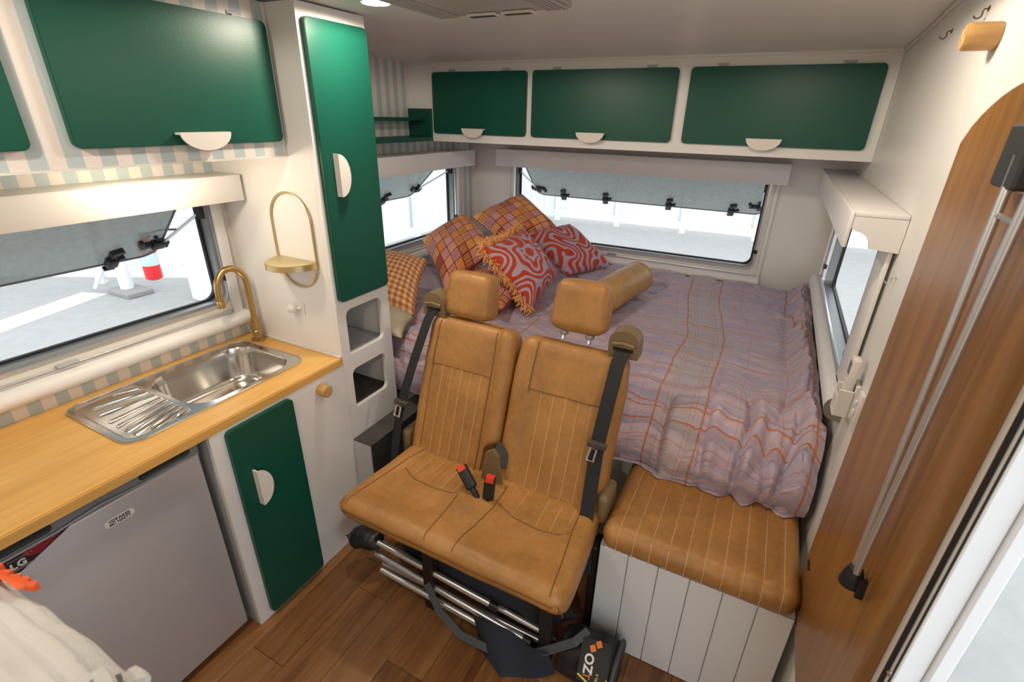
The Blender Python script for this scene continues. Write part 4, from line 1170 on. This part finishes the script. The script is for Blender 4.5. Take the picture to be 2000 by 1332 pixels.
# recliner covers at the outer corners
obj('side_cover', MB().rgrid((-.318, -.278, 1.28, 1.40, .50, .62), .018, .02, lambda p, n: p), BEIGE, vs_)
obj('side_cover', MB().rgrid((-1.155, -1.115, 1.29, 1.40, .47, .60), .018, .02, lambda p, n: p), BEIGE, vs_)
# steel underframe
for (x, y) in ((-.868, 1.045), (-.385, 1.05)):
    obj('leg', MB().box(x - .022, x + .022, y, y + .045, .0005, .428, .003, 1), BLACKM, vs_)
for x in (-1.06, -.297):
    obj('leg', MB().box(x - .012, x + .012, 1.245, 1.32, .0005, .428, .003, 1), BLACKM, vs_)
obj('seat_frame', MB().box(-1.10, -.30, 1.052, 1.085, .400, .427).box(-1.10, -.30, 1.26, 1.30, .400, .427).box(-1.09, -1.05, 1.085, 1.26, .400, .427).box(-.33, -.30, 1.085, 1.26, .400, .427), BLACKM, vs_)

# ------------------------------------------------------------------ folded camp chair in its bag under the seats
fc = thing('folded_camp_chair', (-.75, 1.10, 0), 'folded camping chair with aluminium tubes pushed under the van seat', 'camp chair')
for (a, b, r) in (((-1.19, 1.10, .170), (-.38, 1.085, .125), .011), ((-1.15, 1.075, .120), (-.46, 1.050, .095), .0125), ((-1.12, 1.065, .205), (-.60, 1.06, .175), .012), ((-1.10, 1.045, .085), (-.45, 1.04, .06), .0125), ((-1.05, 1.12, .235), (-.55, 1.13, .215), .012), ((-1.13, 1.09, .06), (-.40, 1.1, .05), .012)):
    t = obj('tube', MB().tube([a, b], r, 12), ALU, fc)
    d = (Vector(b) - Vector(a)).normalized()
    obj('tube_cap', MB().tube([Vector(b) - d * .002, Vector(b) + d * .03], r * 1.25, 12), BLACK, t)
CANV = plain('charcoal_canvas', (.018, .019, .024), .85, var=.3, bmp=.5, bs=500)
def limp(path, rads, seed, nn=26, fl=.7):
    m = MB(); P = [Vector(p) for p in path]
    k = len(P); nvs = 40
    def fn(a, b):
        s_ = a * (k - 1); i = min(k - 2, int(s_)); f = s_ - i
        f2 = f * f * (3 - 2 * f)
        c = P[i].lerp(P[i + 1], f); r = rads[i] + (rads[i + 1] - rads[i]) * f2
        t = (P[-1] - P[0]).normalized(); u = Vector((0, 0, 1)); u = (u - t * u.dot(t)).normalized(); w = t.cross(u)
        an = 2 * PI * b
        rr = r * (1 + .22 * noise.noise(Vector((a * 5 + seed, math.cos(an) * 1.4, math.sin(an) * 1.4))) + .08 * noise.noise(Vector((a * 14 + seed, math.cos(an) * 3, math.sin(an) * 3))))
        q = c + u * math.sin(an) * rr * fl + w * math.cos(an) * rr
        if q.z < .004: q.z = .004
        return q
    return m.grid(fn, 50, nn)
obj('canvas_seat', limp([(-1.16, 1.20, .15), (-1.0, 1.21, .16), (-.7, 1.20, .18), (-.45, 1.19, .16), (-.30, 1.18, .13)], [.001, .10, .12, .11, .001], 2, fl=.85), CANV, fc, ang=80)
obj('arm_pad', limp([(-1.30, 1.06, .16), (-1.25, 1.08, .16), (-1.16, 1.10, .17), (-1.12, 1.10, .17)], [.001, .05, .05, .001], 6, fl=.8), BLACK, fc, ang=80)
for (p, w) in (([(-.86, 1.03, .16), (-.78, .995, .10), (-.68, .98, .055), (-.55, .99, .045), (-.44, 1.02, .06), (-.36, 1.04, .12), (-.28, 1.06, .19), (-.25, 1.10, .22)], .028),):
    obj('carry_strap', MB().strap(p, w, .003, (.2, .6, .8)), plain('grey_webbing', (.07, .075, .085), .85), fc)
obj('canvas_flap', MB().grid(lambda a, b: Vector((-.66 + .30 * a + .03 * b, 1.035 - .10 * b * (1 - abs(2 * a - .9)) - .01 * math.sin(a * 9), .115 - .105 * b + .01 * math.sin(a * 7))), 20, 10), plain('navy_canvas', (.016, .020, .032), .85), fc)
bgm = thing('carry_bag', (-.22, 1.12, 0), 'black carry bag with white and orange lettering poking out beside the bench', 'bag')
obj('bag_body', limp([(-.345, 1.10, .085), (-.33, 1.10, .085), (-.25, 1.105, .09), (-.18, 1.108, .088), (-.135, 1.11, .084), (-.125, 1.11, .08)], [.001, .075, .088, .090, .080, .001], 11, fl=.95), plain('black_nylon', (.010, .010, .011), .6, bmp=.3, bs=400), bgm, ang=80)
obj('bag_piping', MB().tube([Vector((-.142, 1.11 + .088 * math.cos(t), .084 + .086 * math.sin(t))) for t in [-.5 + 3.4 * i / 20 for i in range(21)]], .008, 8), plain('grey_piping', (.06, .06, .062), .7), bgm)
# lettering sits on a stitched patch on the upper front of the bag
un = Vector((.05, -.74, -.55)).normalized() * 0 + Vector((.0, -.62, -.78)).normalized(); vn = Vector((1, 0, 0)); 
po = Vector((-.245, 1.098, .187))
patch_u = Vector((.12, -.72, -.68)).normalized(); patch_v = Vector((1, .1, .07)); patch_v = (patch_v - patch_u * patch_v.dot(patch_u)).normalized(); pnrm = patch_u.cross(patch_v)
if pnrm.z < 0: pnrm = -pnrm
pc = Vector((-.205, 1.045, .165))
lb = obj('patch', MB().obox(pc, patch_u * .062, patch_v * .048, pnrm * .0015), plain('black_patch', (.010, .010, .010), .6), bgm)
def pp_(a, b, h=.0022): return pc + patch_u * a + patch_v * b + pnrm * h
obj('lettering', textm('OZ', .040, pp_(-.020, -.030), patch_u, patch_v, .0003, bold=.0012), PAPERW, lb)
obj('lettering', textm('T', .034, pp_(.034, -.030), patch_u, patch_v, .0003), ORANGEP, lb)
for (a, b) in ((-.052, .008), (-.036, -.010)):
    obj('orange_emblem', MB().obox(pp_(a, b, .002), patch_u * .009 + patch_v * .004, patch_v * .008 - patch_u * .004, pnrm * .0004), ORANGEP, lb)
obj('lettering', textm('6 kg', .013, pp_(.030, .012), patch_u, patch_v, .0003), YELLOWP, lb)
obj('yellow_cord', MB().tube([pp_(.045, -.046, .006), pp_(.062, -.01, .006), pp_(.066, .02, .006), pp_(.052, .04, .006), pp_(.040, .046, .006), pp_(.045, .058, .006), pp_(.062, .052, .006), pp_(.060, .03, .006)], .003, 6), YELLOWP, lb)

# ------------------------------------------------------------------ right wall: folding table, remote, switch, pegs, hooks
tb = thing('folding_table', (XR - .02, 1.08, .44), 'brown wood-grain folding table fastened upright to the right wall', 'table')
arc = [(1.365 - .575 * t, 1.742 + .085 * math.sin(PI * min(1, .06 + t * .94) ) ** .8 * 1.0) for t in [i / 14 for i in range(15)]]
to = [(.80, .442), (1.360, .442), (1.365, .56)] + [(1.365, 1.738)] + [(1.365 - .565 * t, 1.738 + .10 * math.sin(PI * t) ** .7) for t in [i / 16 for i in range(1, 16)]] + [(.80, 1.738)]
obj('table_top', MB().plate(to, XR - .024, XR - .001, 'x'), BOARDW, tb, smooth=False)
obj('edge_band', MB().box(XR - .0245, XR - .001, .7965, .7995, .445, 1.735), BOARDW, tb)
hg = obj('leg_bracket', MB().box(XR - .052, XR - .0245, 0.93, 1.02, 1.69, 1.775, .004, 1), plain('dark_bracket_plastic', (.03, .03, .03), .5), tb)
obj('bracket_plate', MB().box(XR - .029, XR - .0242, 0.915, 1.03, 1.685, 1.785, .001, 1), ALU, hg)
for (ya, za, yb, zb) in ((.965, 1.735, .930, .985), (.878, 1.70, .912, .985)):
    l = obj('folding_leg', MB().tube([(XR - .046, ya, za), (XR - .045, yb, zb)], .0066, 12), ALU, tb)
obj('cross_link', MB().tube([(XR - .046, .955, 1.655), (XR - .046, .882, 1.655)], .004, 8), ALU, tb)
obj('leg_foot', MB().lathe([(.021, 0), (.021, .006), (.016, .03), (.012, .042)], (XR - .045, .921, .948), (0, .0, 1), 18), BLACK, tb)
obj('foot_clip', MB().obox((XR - .03, .905, .957), (.008, 0, 0), (0, .004, 0), (0, .004, .02)), BLACK, tb)
for z in (.60, .46):
    obj('edge_catch', MB().box(XR - .0275, XR - .0245, 1.30, 1.335, z, z + .012, .001, 1), BLACK, tb)

ab = thing('folding_table_latch', (XR - .0005, 1.372, .44), 'x', 'x') if False else None
rm = thing('remote_control', (XR, 1.60, 1.0), 'white air conditioner remote with a grey screen in its wall holder', 'remote')
obj('handset', MB().box(XR - .040, XR - .018, 1.545, 1.590, 1.035, 1.165, .005, 2), CREAM, rm)
obj('screen', MB().box(XR - .0412, XR - .0398, 1.553, 1.582, 1.115, 1.153), plain('grey_screen', (.16, .14, .19), .25), rm)
bsrc2 = None
for i in range(3):
    for j in range(2):
        if bsrc2 is None: bsrc2 = obj('key', MB().box(XR - .0420, XR - .0398, 1.554, 1.564, 1.090, 1.097, .0005, 1), PAPERW, rm)
        else: share(bsrc2, rm, (0, j * .015, -i * .013))
rh = thing('remote_holder', (XR, 1.57, .99), 'white plastic cradle holding the remote on the right wall', 'holder')
obj('back_plate', MB().box(XR - .014, XR - .0005, 1.540, 1.597, .985, 1.09, .003, 1), CREAM, rh)
obj('cup', MB().box(XR - .052, XR - .0145, 1.537, 1.5435, .985, 1.072, .002, 1).box(XR - .052, XR - .0145, 1.592, 1.598, .985, 1.072, .002, 1).box(XR - .052, XR - .0145, 1.544, 1.5915, .985, .995, .002, 1).box(XR - .052, XR - .047, 1.544, 1.5915, .9955, 1.045, .001, 1), CREAM, rh)
sw = thing('light_switch', (XR, 1.49, .99), 'slim white double light switch on the right wall', 'switch')
obj('plate', MB().box(XR - .012, XR - .0005, 1.462, 1.505, .998, 1.100, .003, 2), CREAM, sw)
for z in (1.068, 1.038):
    obj('rocker', MB().box(XR - .019, XR - .0122, 1.476, 1.491, z - .008, z + .008, .003, 2), PAPERW, sw)
wp = thing('wall_peg', (XR - .001, 1.478, 1.94), 'chunky carved wooden coat peg high on the right wall', 'peg')
peg(wp, (XR - .001, 1.475, 1.936), (-1, 0, 0), .0255, .055)
HOOKM = plain('dull_bronze_metal', (.16, .12, .08), .4, .8)
def cup_hook(y, z, label, mt):
    h = thing('cup_hook', (XR, y, z), label, 'hook', 'small screw hooks')
    obj('hook', MB().tube([(XR - .001, y, z + .008), (XR - .008, y, z + .008), (XR - .010, y, z + .003)] + [(XR - .0165 + .007 * math.cos(t), y, z - .003 + .007 * math.sin(t)) for t in [0 - PI * .95 * i / 8 for i in range(9)]], .0017, 6), mt, h)
    obj('collar', MB().lathe([(.006, 0), (.006, .0015)], (XR - .0005, y, z + .008), (-1, 0, 0), 10), mt, h)
cup_hook(1.93, 1.995, 'small bronze hook left of the wooden peg', HOOKM)
cup_hook(1.625, 1.998, 'small bronze hook just above the wooden peg', HOOKM)
cup_hook(1.597, 1.39, 'small silver hook beside the right window', SILV)

# ------------------------------------------------------------------ foreground: seat back with a fringed throw
sb = thing('partition', (-.85, .055, 0), 'white partition beneath the fringed throw at the lower left', 'partition')
obj('panel', MB().box(-1.20, -.56, .020, .090, .0005, 1.165, .008, 2), WHITE, sb)
def throw_pt(a, b):
    x = -1.2 + a * .70
    s_ = (b - .5) * .66
    r = .055
    rib = .0035 * math.sin(s_ * 260) + .006 * nz(x * 3, s_ * 3, 4, 1)
    if abs(s_) < r * PI / 2:
        t = s_ / r; y = (r + rib) * math.sin(t); z = 1.192 + (r + rib) * math.cos(t)
    else:
        sg = 1 if s_ > 0 else -1
        y = sg * (r + rib + .012 * (abs(s_) - r * 1.57)); z = 1.192 - (abs(s_) - r * PI / 2)
    return Vector((x, y + .055, z - .035 * max(0, min(1, (-.60 - x) / .16)) + .012))
YARN = plain('cream_chunky_yarn', (.62, .61, .58), .95, var=.25, bmp=1.0, bs=220)
th = thing('fringed_throw', (-.85, .055, .9), 'cream knitted throw with fringe and orange trim, close to the camera', 'blanket')
tg = obj('knit', MB().grid(throw_pt, 60, 120), YARN, th, ang=80)
def trim_pt(a, b):
    x = -1.2 + a * .462
    return Vector((x, .100 + .011 * b + .004 * math.sin(x * 40), 1.218 - .008 * b * b + .003 * math.sin(x * 60 + b * 2)))
orng = plain('orange_wool', (.75, .12, .03), .95)
ot = obj('orange_trim', MB().grid(trim_pt, 40, 6), orng, th, ang=80)
for i in range(24):
    x = -1.19 + i * .0194
    p = trim_pt((x + 1.2) / .462, 1)
    obj('trim_tuft', MB().tube([p - Vector((0, .004, 0)), p + Vector((.004, .003, -.003)), p + Vector((.006, .004, -.010))], [.006, .0065, .004], 6), orng, ot)
rng = random.Random(9)
for i in range(17):
    b = (i + .5) / 17
    p = throw_pt(1.0, b); l = rng.uniform(.02, .055)
    q = p + Vector((l * .6, rng.uniform(-.008, .008), rng.uniform(-.004, .006))); q2 = q + Vector((l * .4, rng.uniform(-.01, .01), -.012))
    obj('tassel', MB().tube([p - Vector((.01, 0, 0)), p, q, q2], [.009, .010, .010, .007], 8), YARN, th)

# ------------------------------------------------------------------ outside
GZ = -0.72
obj('ground', MB().box(-26, 24, -14, 30, GZ - .2, GZ), CONC, kind='structure', smooth=False)
def fence(p0, p1, h, nb, label):
    p0, p1 = Vector((*p0, GZ)), Vector((*p1, GZ)); d = (p1 - p0); L = d.length; d.normalize(); n = Vector((-d.y, d.x, 0))
    root = thing('fence', (p0 + p1) / 2, label, 'fence')
    bay = L / nb
    ps = None
    for i in range(nb):
        a = p0 + d * bay * i
        if i == 0:
            m = MB()
            k = 0; nr = int(bay / .18)
            vs = []; 
            for j in range(nr * 4 + 1):
                s_ = j / 4 * bay / nr; off = (0, .0, .035, .035)[j % 4]
                q = a + d * s_ + n * off
                vs += [q + Vector((0, 0, .15)), q + Vector((0, 0, h))]
            m.add(vs, [(2 * j, 2 * j + 2, 2 * j + 3, 2 * j + 1) for j in range(nr * 4)])
            ps = obj('sheet_panel', m, FENCEM, root, smooth=False)
            q = a
            po_ = obj('post', MB().obox(q + Vector((0, 0, h / 2)) - n * .06, d * .06, n * .05, (0, 0, h / 2)), FENCEM, root)
            ra = obj('rail', MB().obox(a + d * bay / 2 - n * .03 + Vector((0, 0, .18)), d * (bay / 2 - .06), n * .025, (0, 0, .09)), FENCEM, root)
            rb = obj('rail', MB().obox(a + d * bay / 2 - n * .03 + Vector((0, 0, h * .5)), d * (bay / 2 - .06), n * .025, (0, 0, .06)), FENCEM, root)
        else:
            for o in (ps, po_, ra, rb): share(o, root, d * bay * i)
    return root
fence((-14.82, .45), (-7.12, 4.76), 3.6, 4, 'white corrugated steel fence seen through the kitchen window')
fence((-6.8, 5.0), (-6.8, 12.2), 3.6, 4, 'white corrugated steel fence seen past the pillows through the left window')
fence((-6.6, 12.4), (7.8, 12.8), 3.6, 9, 'white corrugated steel fence seen through the wide rear window')
fence((8, 12.4), (8, -8), 3.6, 9, 'white corrugated steel fence seen through the right side window')
lu = Vector((-.42, 1.19, 0)).normalized()
obj('painted_line', MB().obox((-8.3, 2.55, GZ + .003), lu * .80, Vector((lu.y, -lu.x, 0)) * .20, (0, 0, .002)), LIMEW, label='white painted line on the concrete outside the kitchen window', cat='marking')
sg = thing('steel_post', (-8.2, 3.58, GZ), 'white steel pipe post with a slanting brace outside the kitchen window', 'post')
obj('upright', MB().tube([(-8.2, 3.58, GZ + .0005), (-8.2, 3.58, GZ + 2.6)], .085, 16), FENCEM, sg)
obj('brace', MB().tube([(-8.62, 3.36, GZ + .06), (-8.22, 3.57, GZ + .75)], .03, 8), FENCEM, sg)
obj('base_plate', MB().box(-8.40, -7.85, 3.40, 3.75, GZ + .0005, GZ + .07, .01, 1), plain('grey_concrete_footing', (.30, .30, .29), .9), sg)
obj('corner_post', MB().box(-7.12, -6.86, 3.86, 4.10, GZ + .0005, GZ + 3.2, .012, 1), FENCEM, label='broad white post near the right edge of the kitchen window', cat='post')
ex, ey, ez = -7.20, 3.49, -.33
fe = thing('fire_extinguisher', (ex, ey, ez), 'red fire extinguisher hanging outside the kitchen window', 'extinguisher')
obj('cylinder', MB().lathe([(.07, 0), (.10, .02), (.10, .46), (.07, .52), (.03, .55)], (ex, ey, ez), (0, 0, 1), 20), plain('red_enamel', (.70, .02, .025), .35), fe)
obj('label_band', MB().lathe([(.1005, 0), (.1015, .001), (.1015, .16), (.1005, .161)], (ex, ey, ez + .20), (0, 0, 1), 20), plain('pale_blue_label', (.55, .70, .75), .5), fe)
obj('valve', MB().box(ex - .02, ex + .02, ey - .03, ey + .08, ez + .55, ez + .62, .006, 1), BLACK, fe)
obj('hanging_bracket', MB().tube([(ex, ey, ez + .60), (ex, ey + .25, ez + .62), (ex + .14, 3.858, ez + .62)], .015, 6), BLACK, fe)
